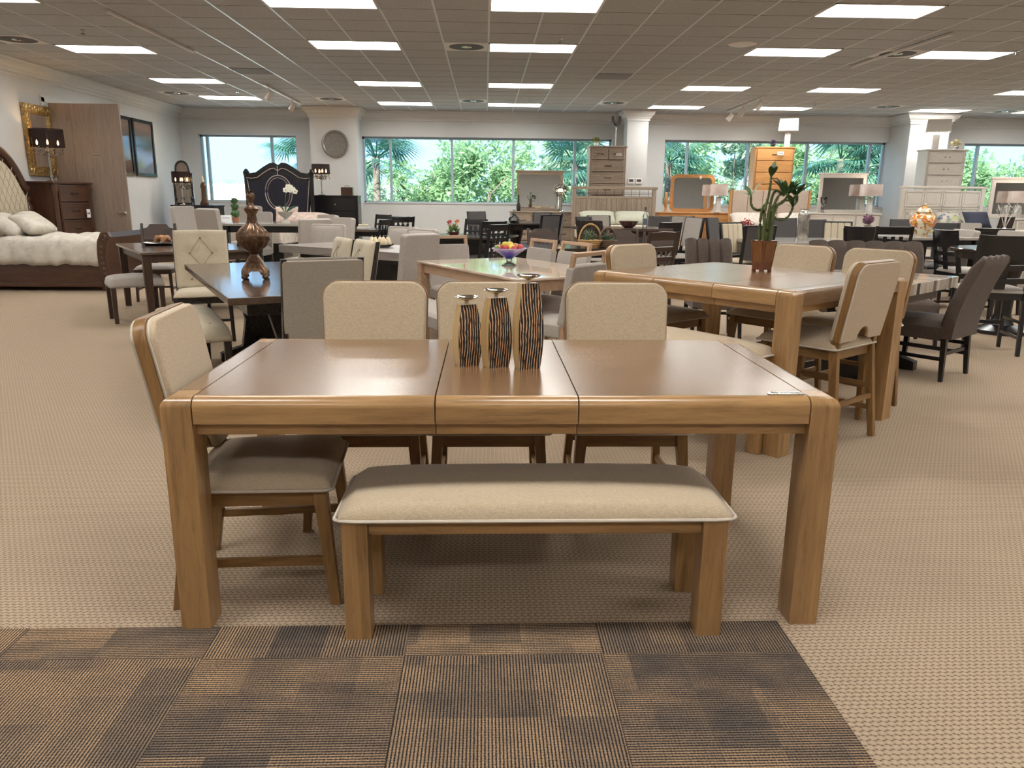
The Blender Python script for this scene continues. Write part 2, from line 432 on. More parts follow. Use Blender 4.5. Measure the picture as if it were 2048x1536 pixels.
# ceiling: tiles with openings for the lights, and the grid of T-bars
def cell(px, py):
    d = ray(px, py); k = (CZ - EYE) / d.z; return math.floor((d.x * k - GX0) / T), math.floor((d.y * k - GY0) / T)
LIGHTS = [(-10, -1), (-10, 4), (-10, 9), (-10, 13), (-4, -1), (-4, 3), (-4, 9), (-4, 14), (0, -1), (0, 3), (0, 9), (0, 14), (6, -1), (6, 3), (6, 9), (6, 14),
          (10, 3), (10, 9), (10, 14), (16, 3), (16, 9), (16, 14), (20, 9), (20, 14), (10, -1), (16, -1)]
OVERHEAD = [(c_, r_) for c_ in (-10, -4, 0, 6, 10, 18) for r_ in (-7, -13, -19)]
holes = {(c_ + k, r_) for c_, r_ in LIGHTS + OVERHEAD for k in (0, 1)}
DIFF = [cell(933, 94), cell(945, 201), cell(1800, 114), cell(25, 76), cell(390, 190), cell(668, 195), cell(1216, 205), cell(1766, 216), cell(2040, 222)]
holes |= set(DIFF)
i0, i1, j0, j1 = math.floor((WL - GX0) / T), math.ceil((WR - GX0) / T), math.floor((WF - GY0) / T), math.ceil((WB - GY0) / T)
tile_m = plain('ceiling_tile', (.43, .42, .405), .9, .1, noise=.10, scale=60)
tile_dark = plain('return_air_tile', (.24, .23, .22), .9, noise=.1)
bar_m = plain('grid_metal', (.56, .56, .55), .35, .6, noise=.02)
bm = nb()
for i in range(i0, i1):
    for j in range(j0, j1):
        if (i, j) in holes: continue
        x0, y0 = GX0 + i * T, GY0 + j * T
        box(bm, (x0 + T / 2, y0 + T / 2, CZ + .02), (T - .014, T - .024, .03))
struct('ceiling', bm, tile_m)
bm = nb()
for i in range(i0, i1 + 1):
    a_ = WF; lit = {r_ for c_, r_ in LIGHTS + OVERHEAD if c_ + 1 == i}
    for j in sorted(lit) + [None]:
        b_ = WB if j is None else GY0 + j * T
        if b_ > a_: box(bm, (GX0 + i * T, (a_ + b_) / 2, CZ + .008), (.024, b_ - a_, .012))
        a_ = b_ + T
for j in range(j0, j1 + 1):
    for i in range(i0, i1):
        if (i, j) in holes and (i, j - 1) in holes: continue
        box(bm, (GX0 + (i + .5) * T, GY0 + j * T, CZ + .028), (T - .026, .03, .010))
# light openings span two cells: no bar across their middle is modelled below the lens, the fixture frame covers it
struct('ceiling_grid', bm, bar_m)
bm = nb(); box(bm, ((WL + WR) / 2, (WF + WB) / 2, CZ + .5), (WR - WL + 1, WB - WF + 1, .1)); struct('sun_block_slab', bm, wall_m)  # unseen slab added above the ceiling to keep the sun out of the room

lens_m = emit('lamp_lens', (1.0, .985, .945), LAMP_POWER)
fix_m = plain('fixture_enamel', (.72, .66, .60), .5, noise=.02)
def make_light():
    w, d = 2 * T, T
    r = thing('ceiling_light', '', 'ceiling light')
    bm = nb(); h = .05
    for sx in (-1, 1): box(bm, (sx * (w / 2 - .012), 0, h / 2 - .004), (.024, d, h))
    for sy in (-1, 1): box(bm, (0, sy * (d / 2 - .012), h / 2 - .004), (w, .024, h))
    obj('frame', bm, fix_m, r)
    bm = nb(); box(bm, (0, 0, h + .005), (w - .03, d - .03, .01)); obj('lens', bm, lens_m, r)
    return r
proto_light = make_light()
COLN = {-10: 'in the leftmost column', -4: 'left of the air diffuser column', 0: 'right of the air diffuser column', 6: 'in the fourth column', 10: 'in the fifth column', 16: 'in the sixth column', 20: 'in the rightmost column', 18: 'in the far right column'}
ROWN = {-1: 'nearest row seen', 3: 'second row', 4: 'second row', 9: 'third row', 13: 'row nearest the windows', 14: 'row nearest the windows', -7: 'row overhead', -13: 'row over the walkway', -19: 'row behind the walkway'}
first = True
for c_, r_ in LIGHTS + OVERHEAD:
    lab = f'long white ceiling light {COLN[c_]}, {ROWN[r_]}'
    loc = (GX0 + (c_ + 1) * T, GY0 + (r_ + .5) * T, CZ - .002)
    if first: proto_light.location = loc; proto_light['label'] = lab; proto_light['group'] = 'recessed ceiling lights'; first = False
    else: dup(proto_light, loc, 0, lab, 'recessed ceiling lights')

def make_diff():
    r = thing('air_diffuser', '', 'air vent')
    bm = nb()
    pts = rrect(T - .03, T - .03, .001); ring = [(.24 * math.cos(a * math.pi / 16), .24 * math.sin(a * math.pi / 16)) for a in range(32)]
    for a in range(32):
        p0, p1 = ring[a], ring[(a + 1) % 32]
        def out(p):
            k = (T / 2 - .015) / max(abs(p[0]), abs(p[1])); return (p[0] * k, p[1] * k)
        q0, q1 = out(p0), out(p1)
        hexa(bm, [(*p0, 0), (*p1, 0), (*q1, 0), (*q0, 0)], [(*p0, .01), (*p1, .01), (*q1, .01), (*q0, .01)])
    obj('frame', bm, fix_m, r)
    bm = nb(); lathe(bm, [(.25, .14), (.25, .15)], 24); lathe(bm, [(.24, .0), (.245, .0), (.245, .14), (.24, .14)], 32)
    obj('throat', bm, plain('duct_dark', (.06, .055, .05), .6), r)
    bm = nb()
    for a in range(12): beam(bm, (.04 * math.cos(a * math.pi / 6), .04 * math.sin(a * math.pi / 6), .01), (.235 * math.cos(a * math.pi / 6), .235 * math.sin(a * math.pi / 6), .06), .018, .003)
    obj('vane', bm, fix_m, r)
    bm = nb(); lathe(bm, [(0, -.01), (.06, -.008), (.09, .012), (.09, .02), (0, .02)], 20); obj('hub', bm, chrome, r)
    return r
pd = make_diff()
DL = ['beside the long light of the second row', 'next to the last light of the middle column', 'beside the second row light near the ceiling rail', 'over the bed corner', 'over the framed pictures', 'in front of the clock pillar',
      'in front of the slim column', 'in front of the white chest pillar', 'at the far right by the last light']
for k, (i, j) in enumerate(DIFF):
    loc = (GX0 + (i + .5) * T, GY0 + (j + .5) * T, CZ)
    lab = 'round swirl ceiling air diffuser ' + DL[k]
    if k == 0: pd.location = loc; pd['label'] = lab; pd['group'] = 'ceiling air diffusers'
    else: dup(pd, loc, 0, lab, 'ceiling air diffusers')
def ceil_at(px, py):
    d = ray(px, py); k = (CZ - EYE) / d.z; return Vector((d.x * k, d.y * k, CZ))
# sprinkler heads
def make_spr():
    r = thing('sprinkler_head', '', 'sprinkler')
    bm = nb(); lathe(bm, [(.035, .012), (.035, 0), (.01, -.004), (.008, -.04), (0, -.04)], 14); obj('body', bm, chrome, r)
    bm = nb(); lathe(bm, [(0, -.046), (.025, -.046), (.025, -.05), (0, -.05)], 12); obj('deflector', bm, dark_metal, r)
    return r
ps = make_spr()
for k, (px, py, w) in enumerate([(165, 60, 'over the gold mirror side'), (1120, 78, 'above the second row light'), (475, 185, 'near the track with two spotlights'), (1060, 198, 'near the last middle light'), (2033, 103, 'at the right picture edge'), (1630, 206, 'right of the lit spotlight')]):
    loc = ceil_at(px, py); lab = 'small ceiling sprinkler head ' + w
    if k == 0: ps.location = loc; ps['label'] = lab; ps['group'] = 'sprinkler heads'
    else: dup(ps, loc, 0, lab, 'sprinkler heads')
# round speaker plate, dark return tiles
p = ceil_at(1485, 89)
bm = nb(); lathe(bm, [(0, -.012), (.15, -.010), (.19, 0), (.19, .005), (0, .005)], 32); tag(obj('ceiling_speaker', bm, fix_m, loc=p), 'round white ceiling speaker plate between the second row lights', 'ceiling speaker')
for k, (px, py, w) in enumerate([(507, 141, 'left of the ceiling centre with bright clips'), (1222, 156, 'right of the third middle light')]):
    i, j = cell(px, py)
    bm = nb(); box(bm, (0, 0, .001), (T - .02, T - .02, .006)); tag(obj('return_grille', bm, tile_dark, loc=(GX0 + (i + .5) * T, GY0 + (j + .5) * T, CZ)), 'darker square return air tile ' + w, 'air vent', 'return air tiles')
# tracks and rails
def rail(p0, p1, label, heads, name='track_rail'):
    a, b_ = ceil_at(*p0), ceil_at(*p1); a.z = b_.z = CZ - .03
    mid = (a + b_) / 2; r = thing(name, label, 'track light' if heads else 'ceiling rail', (mid.x, mid.y, CZ))
    bm = nb(); beam(bm, (a.x - mid.x, a.y - mid.y, -.018), (b_.x - mid.x, b_.y - mid.y, -.018), .035, .03); obj('rail', bm, fix_m, r)
    for f_, lit in heads:
        q = a.lerp(b_, f_) - mid; q.z = 0
        bm = nb(); tube(bm, [(q.x, q.y, -.03), (q.x, q.y, -.10)], .012)
        M_ = Matrix.Translation((q.x, q.y, -.16)) @ Matrix.Rotation(R(35), 4, 'Y') @ Matrix.Rotation(R(25), 4, 'X')
        lathe(bm, [(.0, .08), (.035, .08), (.05, .0), (.06, -.09), (.05, -.09)], 16, M_=M_)
        h_ = obj('spotlight', bm, fix_m, r)
        bm = nb(); lathe(bm, [(0, -.075), (.048, -.075)], 14, M_=M_); obj('bulb', bm, emit('spot_lit', (1, .85, .6), 12) if lit else fix_m, h_)
rail((527, 167), (600, 205), 'ceiling track with two white spotlights near the clock pillar', [(.12, 0), (.75, 0)])
rail((1531, 190), (1455, 222), 'ceiling track with three spotlights, one lit, before the honey chest', [(.12, 1), (.55, 0), (.9, 0)])
rail((213, 18), (387, 101), 'long bare metal rail running along the left ceiling', [], 'ceiling_rail')
rail((1905, 64), (1703, 131), 'long bare metal rail along the ceiling beside the right diffuser', [], 'ceiling_rail')

# walls
def wall(name, parts):
    bm = nb()
    for a, b_ in parts: box(bm, [(p + q) / 2 for p, q in zip(a, b_)], [abs(q - p) for p, q in zip(a, b_)])
    return struct(name, bm, wall_m)
wall('wall_left', [((WL - .2, WF, -.1), (WL, WB + .5, CZ + .5))])
wall('wall_right', [((WR, WF, -.1), (WR + .2, WB + .5, CZ + .5))])
wall('wall_front', [((WL - .2, WF - .2, -.1), (WR + .2, WF, CZ + .5))])
SILL, HEAD = 1.18, 2.78
WINS = [(-7.0, -4.63, [-6.84, -5.27]), (-3.04, 3.15, [-2.36, -.83, .70, 2.24]), (4.47, 10.12, [5.08, 6.63, 8.14, 9.75]), (12.08, 16.6, [12.55, 14.08, 15.6])]
parts = [((WL, WB, -.1), (WR, WB + .3, SILL)), ((WL, WB, HEAD), (WR, WB + .3, CZ + .5))]
px_ = WL
for a, b_, _ in WINS: parts.append(((px_, WB, SILL), (a, WB + .3, HEAD))); px_ = b_
parts.append(((px_, WB, SILL), (WR, WB + .3, HEAD)))
wall('wall_back', parts)
mull_m = plain('window_frame_metal', (.34, .42, .46), .4, noise=.02)
for k, (a, b_, ms) in enumerate(WINS):
    bm = nb(); y = WB + .2; w = .05
    for z in (SILL + w / 2, HEAD - w / 2): box(bm, ((a + b_) / 2, y, z), (b_ - a, .08, w))
    for x in (a + w / 2, b_ - w / 2): box(bm, (x, y, (SILL + HEAD) / 2), (w, .08, HEAD - SILL))
    for x in ms: box(bm, (x, y, (SILL + HEAD) / 2), (.06, .09, HEAD - SILL))
    f = struct(f'window_{k + 1}', bm, mull_m)
    bm = nb(); box(bm, ((a + b_) / 2, y + .01, (SILL + HEAD) / 2), (b_ - a - .04, .006, HEAD - SILL - .04)); struct('window_pane', bm, glass_pane, parent=f)
    bm = nb(); box(bm, ((a + b_) / 2, WB + .08, SILL + .008), (b_ - a, .2, .02)); struct('window_sill', bm, trim_m, parent=f)
# crown moulding
CROWN = [(0, 0), (.19, 0), (.19, -.03), (.165, -.045), (.15, -.085), (.105, -.125), (.07, -.14), (.055, -.175), (.03, -.19), (.03, -.235), (0, -.24)]
def crown(bm, a, b_, nrm):
    a, b_, n_ = Vector(a), Vector(b_), Vector(nrm); d = (b_ - a).normalized()
    va = [bm.verts.new((a.x + n_.x * p, a.y + n_.y * p, CZ + .01 + z)) for p, z in CROWN]; vb = [bm.verts.new((b_.x + n_.x * p, b_.y + n_.y * p, CZ + .01 + z)) for p, z in CROWN]
    k = len(va)
    for i in range(k): bm.faces.new((va[i], va[(i + 1) % k], vb[(i + 1) % k], vb[i]))
    bm.faces.new(va[::-1]); bm.faces.new(vb)
    bmesh.ops.recalc_face_normals(bm, faces=bm.faces)
bm = nb(); crown(bm, (WL, WF), (WL, WB), (1, 0)); struct('trim_1', bm, trim_m)
bm = nb(); crown(bm, (WL, WB), (WR, WB), (0, -1)); struct('trim_2', bm, trim_m)
bm = nb(); box(bm, (WL + .01, (WF + WB) / 2, .07), (.02, WB - WF, .14)); struct('baseboard_left', bm, trim_m)
bm = nb(); box(bm, ((WL + WR) / 2, WB - .01, .07), (WR - WL, .02, .14)); struct('baseboard_back', bm, trim_m)
def pier(name, x0, x1, y0, y1, crown_h=1.0, tn=''):
    bm = nb(); box(bm, ((x0 + x1) / 2, (y0 + y1) / 2, CZ / 2), (x1 - x0, y1 - y0, CZ)); o = struct(name, bm, wall_m)
    bm = nb(); prof = CROWN
    prev = None
    for p, z in [(0, -.24), (.03, -.235), (.03, -.19), (.055, -.175), (.07, -.14), (.105, -.125), (.15, -.085), (.165, -.045), (.19, -.03), (.19, 0)]:
        p *= crown_h; ring = [(x0 - p, y0 - p, CZ + z), (x1 + p, y0 - p, CZ + z), (x1 + p, y1 + (p if y1 < WB else 0), CZ + z), (x0 - p, y1 + (p if y1 < WB else 0), CZ + z)]
        if prev: hexa(bm, prev, ring)
        prev = ring
    struct(tn, bm, trim_m)
pier('wall_pier', -4.12, -3.04, 18.95, WB, .8, 'trim_3')
pier('wall_column', 3.36, 3.86, 18.85, 19.3, .75, 'trim_4')
pier('wall_pier', 10.12, 11.08, 18.75, WB, .9, 'trim_5')
# ================================================================ outside the windows
GZ = -3.6
bm = nb(); box(bm, (0, 120, GZ - .1), (400, 198, .2)); struct('ground_outside', bm, plain('pale_paving', (.72, .72, .70), .8, scale=2))
leaf_m = translucent('tree_leaf', (.23, .33, .17), (.36, .50, .26), .45)
leaf2_m = translucent('tree_leaf_pale', (.30, .39, .27), (.44, .54, .38), .45)
palm_m = translucent('palm_leaf', (.05, .12, .09), (.10, .22, .14), .3)
bark_m = plain('bark', (.16, .12, .09), .9, noise=.4, scale=8)
def crown_mesh(r, h, n, seed, ls=.115):
    rnd = random.Random(seed); vs, fs = [], []
    blobs = [(Vector((rnd.uniform(-.75, .75) * r, rnd.uniform(-.75, .75) * r, rnd.uniform(-.48, .48) * h)), rnd.uniform(.22, .42) * r) for _ in range(26)]
    for k in range(n):
        c, br = blobs[rnd.randrange(len(blobs))]
        d = Vector((rnd.gauss(0, 1), rnd.gauss(0, 1), rnd.gauss(0, 1))).normalized()
        p = c + d * br * rnd.uniform(.45, 1.08)
        a = Vector((rnd.gauss(0, 1), rnd.gauss(0, 1), rnd.gauss(0, .7))).normalized(); b_ = a.cross(Vector((rnd.gauss(0, 1), rnd.gauss(0, 1), rnd.gauss(0, 1)))).normalized()
        s = ls * rnd.uniform(.6, 1.3); i = len(vs)
        vs += [p - a * s, p - b_ * s * .38, p + a * s, p + b_ * s * .38]; fs.append((i, i + 1, i + 2, i + 3))
    me = bpy.data.meshes.new('crown'); me.from_pydata(vs, [], fs); return me
def tree(loc, r, h, zc, seed, label, mat, group='trees outside the windows', n=7000, name='leafy_tree'):
    t_ = thing(name, label, 'tree', loc, random.uniform(0, 6), group)
    bm = nb(); tube(bm, [(0, 0, 0), (.1, 0, zc * .5), (.0, .1, zc)], .16, r1=.09)
    rnd = random.Random(seed)
    for k in range(7):
        a = rnd.uniform(0, 6.28); tube(bm, [(0, 0, zc - h * .3), (r * .4 * math.cos(a), r * .4 * math.sin(a), zc + rnd.uniform(-.1, .2) * h), (r * .7 * math.cos(a + .3), r * .7 * math.sin(a + .3), zc + rnd.uniform(0, .4) * h)], .06, 6, r1=.015)
    obj('trunk', bm, bark_m, t_)
    me = crown_mesh(r, h, n, seed); obj('crown', me, mat, t_, 0, loc=(0, 0, zc))
    return t_
# name, px, Y, radius, height, centre above ground
for k, (px, Y, r, h, top, lab) in enumerate([
    (850, 27, 1.7, 2.9, 2.65, 'small-leaved green tree outside behind the second pane'),
    (790, 30, 1.5, 3.0, 2.35, 'green bushy tree outside right of the first palm'),
    (960, 26, 1.6, 3.2, 2.95, 'tall green tree outside in the middle pane of the long window'),
    (1045, 28, 1.9, 4.0, 3.3, 'wide green tree outside behind the grey washed mirror'),
    (1130, 26, 1.4, 4.2, 3.2, 'green tree outside left of the grey washed chest'),
    (1345, 27, 1.6, 4.4, 3.3, 'green tree outside behind the honey framed mirror'),
    (1425, 29, 1.9, 5.0, 3.5, 'pale green airy tree outside behind the honey lamp'),
    (1490, 26, 1.3, 4.0, 3.3, 'pale green tree outside beside the honey chest'),
    (1600, 27, 1.7, 4.6, 3.5, 'pale green tree outside right of the honey chest'),
    (1680, 30, 1.8, 4.0, 3.0, 'green tree outside above the white framed mirror'),
    (1760, 28, 1.7, 4.4, 3.3, 'green tree outside left of the corner pillar'),
    (1940, 27, 1.3, 3.4, 2.1, 'low green tree outside right of the white chest'),
    (2010, 29, 2.1, 4.4, 3.1, 'blue green tree outside at the picture edge'),
    (730, 27, 1.4, 3.2, 2.3, 'green tree outside at the left end of the long window'),
]):
    x = X(px, Y, 340); h *= 1.15 if k < 3 else 1.3; tree((x, Y, GZ), r, h, top + (.1 if k < 3 else .5) - GZ - h * .5 - .2, 40 + k, lab, leaf2_m if k % 3 == 1 else leaf_m)
zt = at(480, 368, 60).z
r = thing('white_building', 'long low white building far away behind the left window', 'building', (X(520, 64, 368), 64, GZ))
bm = nb(); box(bm, (0, 0, (zt - GZ) / 2), (30, 8, zt - GZ)); obj('wall', bm, plain('white_render', (.80, .80, .78), .8), r)
bm = nb(); box(bm, (0, 0, zt - GZ - .12), (30.6, 8.6, .25)); obj('roof_edge', bm, plain('white_coping', (.84, .84, .83), .7), r)
for k, (px, ty, rr) in enumerate([(436, 362, 2.2), (466, 359, 2.6), (512, 356, 3.4), (552, 360, 2.4)]):
    Y = 92; tz = at(px, ty, Y).z; tree((X(px, Y, 360), Y, GZ), rr, 3.0, tz - GZ - 1.6, 70 + k, ['round far bush at the window post', 'low far tree on the horizon', 'widest far tree on the horizon', 'far tree touching the black headboard'][k], leaf_m, 'far trees on the horizon', 900, 'distant_tree')
def palm(px, Y, py, s, label, seed, nf=13):
    p = at(px, py, Y); t_ = thing('fan_palm', label, 'palm tree', (p.x, Y, GZ), 0, 'fan palms outside the windows')
    bm = nb(); lathe(bm, [(.16, 0), (.11, 1.5), (.10, p.z - GZ - .25), (.12, p.z - GZ), (0, p.z - GZ + .1)], 12); obj('trunk', bm, bark_m, t_)
    rnd = random.Random(seed)
    for k in range(nf):
        a = 2 * math.pi * k / nf + rnd.uniform(-.2, .2); el = rnd.uniform(-.5, 1.1)
        base = Vector((0, 0, p.z - GZ)); d = Vector((math.cos(a) * math.cos(el), math.sin(a) * math.cos(el), math.sin(el))); hub = base + d * .55 * s
        bm = nb(); tube(bm, [base, hub], .02, 5)
        side = d.cross(Vector((rnd.uniform(-.3, .3), rnd.uniform(-.3, .3), 1))).normalized(); up = side.cross(d)
        nl = 30
        for q in range(nl):
            b_ = R(-125 + 250 * q / (nl - 1)); dir_ = d * math.cos(b_) + side * math.sin(b_)
            ln = s * .85 * (1 - .25 * abs(b_) / 2.2); tip = hub + dir_ * ln - Vector((0, 0, .22 * ln)); mid = hub + dir_ * ln * .55 + up * .03
            w_ = (side * math.cos(b_) - d * math.sin(b_)) * .020 * s
            v = [bm.verts.new(c) for c in (hub, mid - w_, tip, mid + w_)]; bm.faces.new(v)
        obj('frond', bm, palm_m, t_, 0)
for a in [(612, 24, 312, 1.15, 'fan palm outside partly hidden by the clock pillar, by the black headboard', 1), (752, 23.2, 318, 1.25, 'fan palm outside at the first pane right of the clock pillar', 2), (1150, 23.5, 330, 1.1, 'fan palm outside behind the grey washed chest', 3),
          (1338, 23.2, 325, 1.25, 'fan palm outside at the first pane right of the slim column', 4), (1682, 23.5, 322, 1.3, 'fan palm outside above the white framed mirror', 5), (1762, 23.2, 330, 1.2, 'fan palm outside beside the corner pillar', 6)]:
    palm(*a)
# ================================================================ the oak dining group in front and its counter height twin
def round_top(bm, x0, x1, y0, y1, z0, z1, edges, r=.032, small=.003):
    """block whose named upper edges ('-x','+x','-y','+y') are rounded over"""
    t = bmesh.new(); bmesh.ops.create_cube(t, size=1.0)
    bmesh.ops.scale(t, vec=(x1 - x0, y1 - y0, z1 - z0), verts=t.verts); bmesh.ops.translate(t, vec=((x0 + x1) / 2, (y0 + y1) / 2, (z0 + z1) / 2), verts=t.verts)
    sel = []
    for e in t.edges:
        a, b = e.verts[0].co, e.verts[1].co
        if min(a.z, b.z) < z1 - 1e-5: continue
        for k in edges:
            ax = 0 if k[1] == 'x' else 1; v = (x0 if k[0] == '-' else x1) if ax == 0 else (y0 if k[0] == '-' else y1)
            if abs(a[ax] - v) < 1e-5 and abs(b[ax] - v) < 1e-5: sel.append(e)
    if sel: bmesh.ops.bevel(t, geom=sel, offset=r, segments=7, profile=.5, affect='EDGES')
    merge(bm, t)
def oak_table(name, label, loc, rot, W, D, h, splits, lw=.092, ld=.10, th=.08):
    r = thing(name, label, 'dining table', loc, rot)
    g = .0020; hx, hy = W / 2, D / 2; xs_ = [-hx + lw] + splits + [hx - lw]
    for a, b_ in zip(xs_, xs_[1:]):
        bm = nb(); box(bm, ((a + b_) / 2, 0, h - th / 2), (b_ - a - 2 * g, D - .076, th)); obj('tabletop', bm, oak_top('x'), r)
        for sy in (-1, 1): bm = nb(); y0, y1 = (hy - .037, hy) if sy > 0 else (-hy, -hy + .037); round_top(bm, a + g, b_ - g, y0, y1, h - th, h, ('+y' if sy > 0 else '-y',)); obj('edge_rail', bm, oak('x'), r)
    for sx in (-1, 1):
        bm = nb(); a, b_ = (hx - lw + g, hx) if sx > 0 else (-hx, -hx + lw - g)
        round_top(bm, a, b_, -hy + ld + g, hy - ld - g, h - th, h, (('+x',) if sx > 0 else ('-x',))); obj('end_rail', bm, oak_top('y'), r)
        for sy in (-1, 1):
            bm = nb(); y0, y1 = (hy - ld, hy) if sy > 0 else (-hy, -hy + ld)
            round_top(bm, a, b_, y0, y1, 0, h, ('+x' if sx > 0 else '-x', '+y' if sy > 0 else '-y')); obj('leg', bm, oak('z'), r)
    for sy in (-1, 1):
        for a, b_ in zip([-hx + lw * .4] + splits, splits + [hx - lw * .4]):
            bm = nb(); box(bm, ((a + b_) / 2, sy * (hy - .045), h - th - .02), (b_ - a - .002, .022, .045), .002); obj('apron', bm, oak('x'), r)
    for sx in (-1, 1):
        bm = nb(); box(bm, (sx * (hx - .045), 0, h - th - .02), (.022, D - 2 * ld, .045), .002); obj('apron', bm, oak('y'), r)
    return r
def seat_piping(bm, w, wf, d, z, r=.0055):
    pts = []
    for px_, py_ in rrect(1, 1, .06, n=4): pts.append((px_ * (w + (wf - w) * (py_ + .5)) * 1.005, py_ * d * 1.005, z))
    tube(bm, pts, r, 6, closed=True)
def oak_bench(name, label, loc, rot, W, D, h):
    r = thing(name, label, 'bench', loc, rot); zs = h - .075; lw = .078
    for sx in (-1, 1):
        for sy in (-1, 1): bm = nb(); box(bm, (sx * (W / 2 - lw / 2), sy * (D / 2 - lw / 2), zs / 2), (lw, lw, zs), .003); obj('leg', bm, oak('z'), r)
    for sy in (-1, 1): bm = nb(); box(bm, (0, sy * (D / 2 - .03), zs - .026), (W - 2 * lw, .024, .052), .002); obj('seat_rail', bm, oak('x'), r)
    for sx in (-1, 1): bm = nb(); box(bm, (sx * (W / 2 - .03), 0, zs - .026), (.024, D - 2 * lw, .052), .002); obj('seat_rail', bm, oak('y'), r)
    bm = nb(); cushion(bm, W + .03, D + .03, .055, zs, .022, 22, pw=9); s = obj('seat', bm, linen, r, 180)
    bm = nb(); seat_piping(bm, W + .034, W + .034, D + .034, zs + .006); obj('piping', bm, piping_m, s)
    return r
def oak_chair(name, label, loc, rot, h_s=.48, h_t=.97, group=None):
    r = thing(name, label, 'chair', loc, rot, group)
    zs = h_s - .07; wb, wf, d = .43, .47, .45
    for sx in (-1, 1):
        bm = nb(); bar(bm, (sx * (wf / 2 - .0), d / 2 + .01, 0), (sx * (wf / 2 - .03), d / 2 - .028, zs), .030, .034, .046, .046); obj('leg', bm, oak2('z'), r)
        bm = nb(); bar(bm, (sx * (wb / 2 + .004), -d / 2 - .055, 0), (sx * (wb / 2 - .018), -d / 2 + .01, zs), .034, .034, .036, .05)
        bar(bm, (sx * (wb / 2 - .018), -d / 2 + .01, zs), (sx * (wb / 2 - .016), -d / 2 - .03, h_s + .12), .036, .05, .034, .036); obj('leg', bm, oak2('z'), r)
    for a, b_, n_ in (((-wf / 2 + .03, d / 2 - .03), (wf / 2 - .03, d / 2 - .03), 'x'), ((-wb / 2 + .03, -d / 2 + .02), (wb / 2 - .03, -d / 2 + .02), 'x'), ((-wb / 2 + .02, -d / 2 + .02), (-wf / 2 + .03, d / 2 - .04), 'y'), ((wb / 2 - .02, -d / 2 + .02), (wf / 2 - .03, d / 2 - .04), 'y')):
        bm = nb(); beam(bm, (*a, zs - .03), (*b_, zs - .03), .022, .06); obj('seat_rail', bm, oak2(n_), r)
    k = h_s / .48
    st = [.155 * k] if h_s < .55 else [.17, .30]
    for z in st:
        f = z / zs
        for sx in (-1, 1): bm = nb(); beam(bm, (sx * (wb / 2 - .005), -d / 2 - .05 + .055 * f, z), (sx * (wf / 2 - .012), d / 2 + .005 - .03 * f, z), .018, .03); obj('stretcher', bm, oak2('y'), r)
    z = st[-1] + (.09 if h_s < .55 else -.055)
    bm = nb(); beam(bm, (-wb / 2 + .01, -d / 2 - .03, z), (wb / 2 - .01, -d / 2 - .03, z), .018, .028); obj('stretcher', bm, oak2('x'), r)
    if h_s > .55: bm = nb(); beam(bm, (-wf / 2 + .01, d / 2 - .01, .22), (wf / 2 - .01, d / 2 - .01, .22), .022, .035); obj('stretcher', bm, oak2('x'), r)
    bm = nb(); cushion(bm, wb + .035, d + .03, .05, zs, .022, 16, wf + .035, pw=7); s = obj('seat', bm, linen, r, 180)
    bm = nb(); seat_piping(bm, wb + .04, wf + .04, d + .034, zs + .005); obj('piping', bm, piping_m, s)
    th = R(10); Hb = (h_t - h_s + .02) / math.cos(th)
    M_ = Matrix.Translation((0, -d / 2 - .002, h_s - .02)) @ Matrix.Rotation(th, 4, 'X')
    def outline(ins):
        w0, w1, rad = wb / 2 + .012 - ins, wb / 2 + .022 - ins, .075 - ins * .6; zt, zb = Hb - ins, 0
        p = [(-w0, zb), (-.085, zb)]
        p += [((.058 + ins * .3) * -math.cos(math.pi * a / 8) , zb + .012 + (.062 + ins * .3) * math.sin(math.pi * a / 8)) for a in range(9)]
        p += [(.085, zb), (w0, zb)]
        p += [(w1 - rad + rad * math.cos(R(a)), zt - rad + rad * math.sin(R(a))) for a in range(0, 91, 15)]
        p += [(-w1 + rad + rad * math.cos(R(a)), zt - rad + rad * math.sin(R(a))) for a in range(90, 181, 15)]
        return p
    bm = nb(); prism(bm, outline(0), -.022, .014, M_, .003); obj('back_frame', bm, oak2('z'), r)
    bm = nb(); prism(bm, outline(.007), .010, .042, M_, .011); bk = obj('backrest', bm, linen, r, 60)
    bm = nb(); prism(bm, outline(.006), -.034, -.018, M_, .006); rp = obj('rear_panel', bm, linen, r, 60)
    def pipe(off, y):
        o_ = outline(off); o_ = [o_[-1 - i] for i in range(14)]
        bm = nb(); tube(bm, [M_ @ Vector((a, y, b_)) for a, b_ in [(o_[0][0], .02)] + o_[::1] + [(o_[-1][0], .02)]] if False else [M_ @ Vector((a, y, b_)) for a, b_ in [(-wb / 2 - .012 + off, .02)] + outline(off)[:-15:-1] + [(wb / 2 + .012 - off, .02)]], .0042, 6)
        return bm
    obj('piping', pipe(.009, .022), piping_m, bk); obj('piping', pipe(.008, -.029), piping_m, rp)
    return r
TA = oak_table('dining_table', 'large warm brown wooden dining table in front, with three candle holders on it', (.0605, 2.692, 0), 0, 2.035, 1.0, .76, [-.21, .22])
TB = oak_table('counter_table', 'tall square-cornered brown wooden table holding the bamboo plant', (1.637, 4.76, 0), R(-52.8), 1.42, 1.27, .89, [-.215, .215], .095, .105)
oak_bench('dining_bench', 'long beige upholstered bench on wooden legs in front of the nearest table', (.155, 2.30, 0), 0, 1.17, .36, .475)
oak_bench('counter_bench', 'tall beige upholstered bench at the near side of the bamboo plant table', (1.05, 4.25, 0), R(-52.8), 1.12, .36, .62)
G1 = 'beige upholstered chairs around the front table'
ca = oak_chair('dining_chair', 'beige upholstered wooden chair at the left end of the nearest table', (-.755, 2.57, 0), R(-90 + 4))
ca['group'] = G1
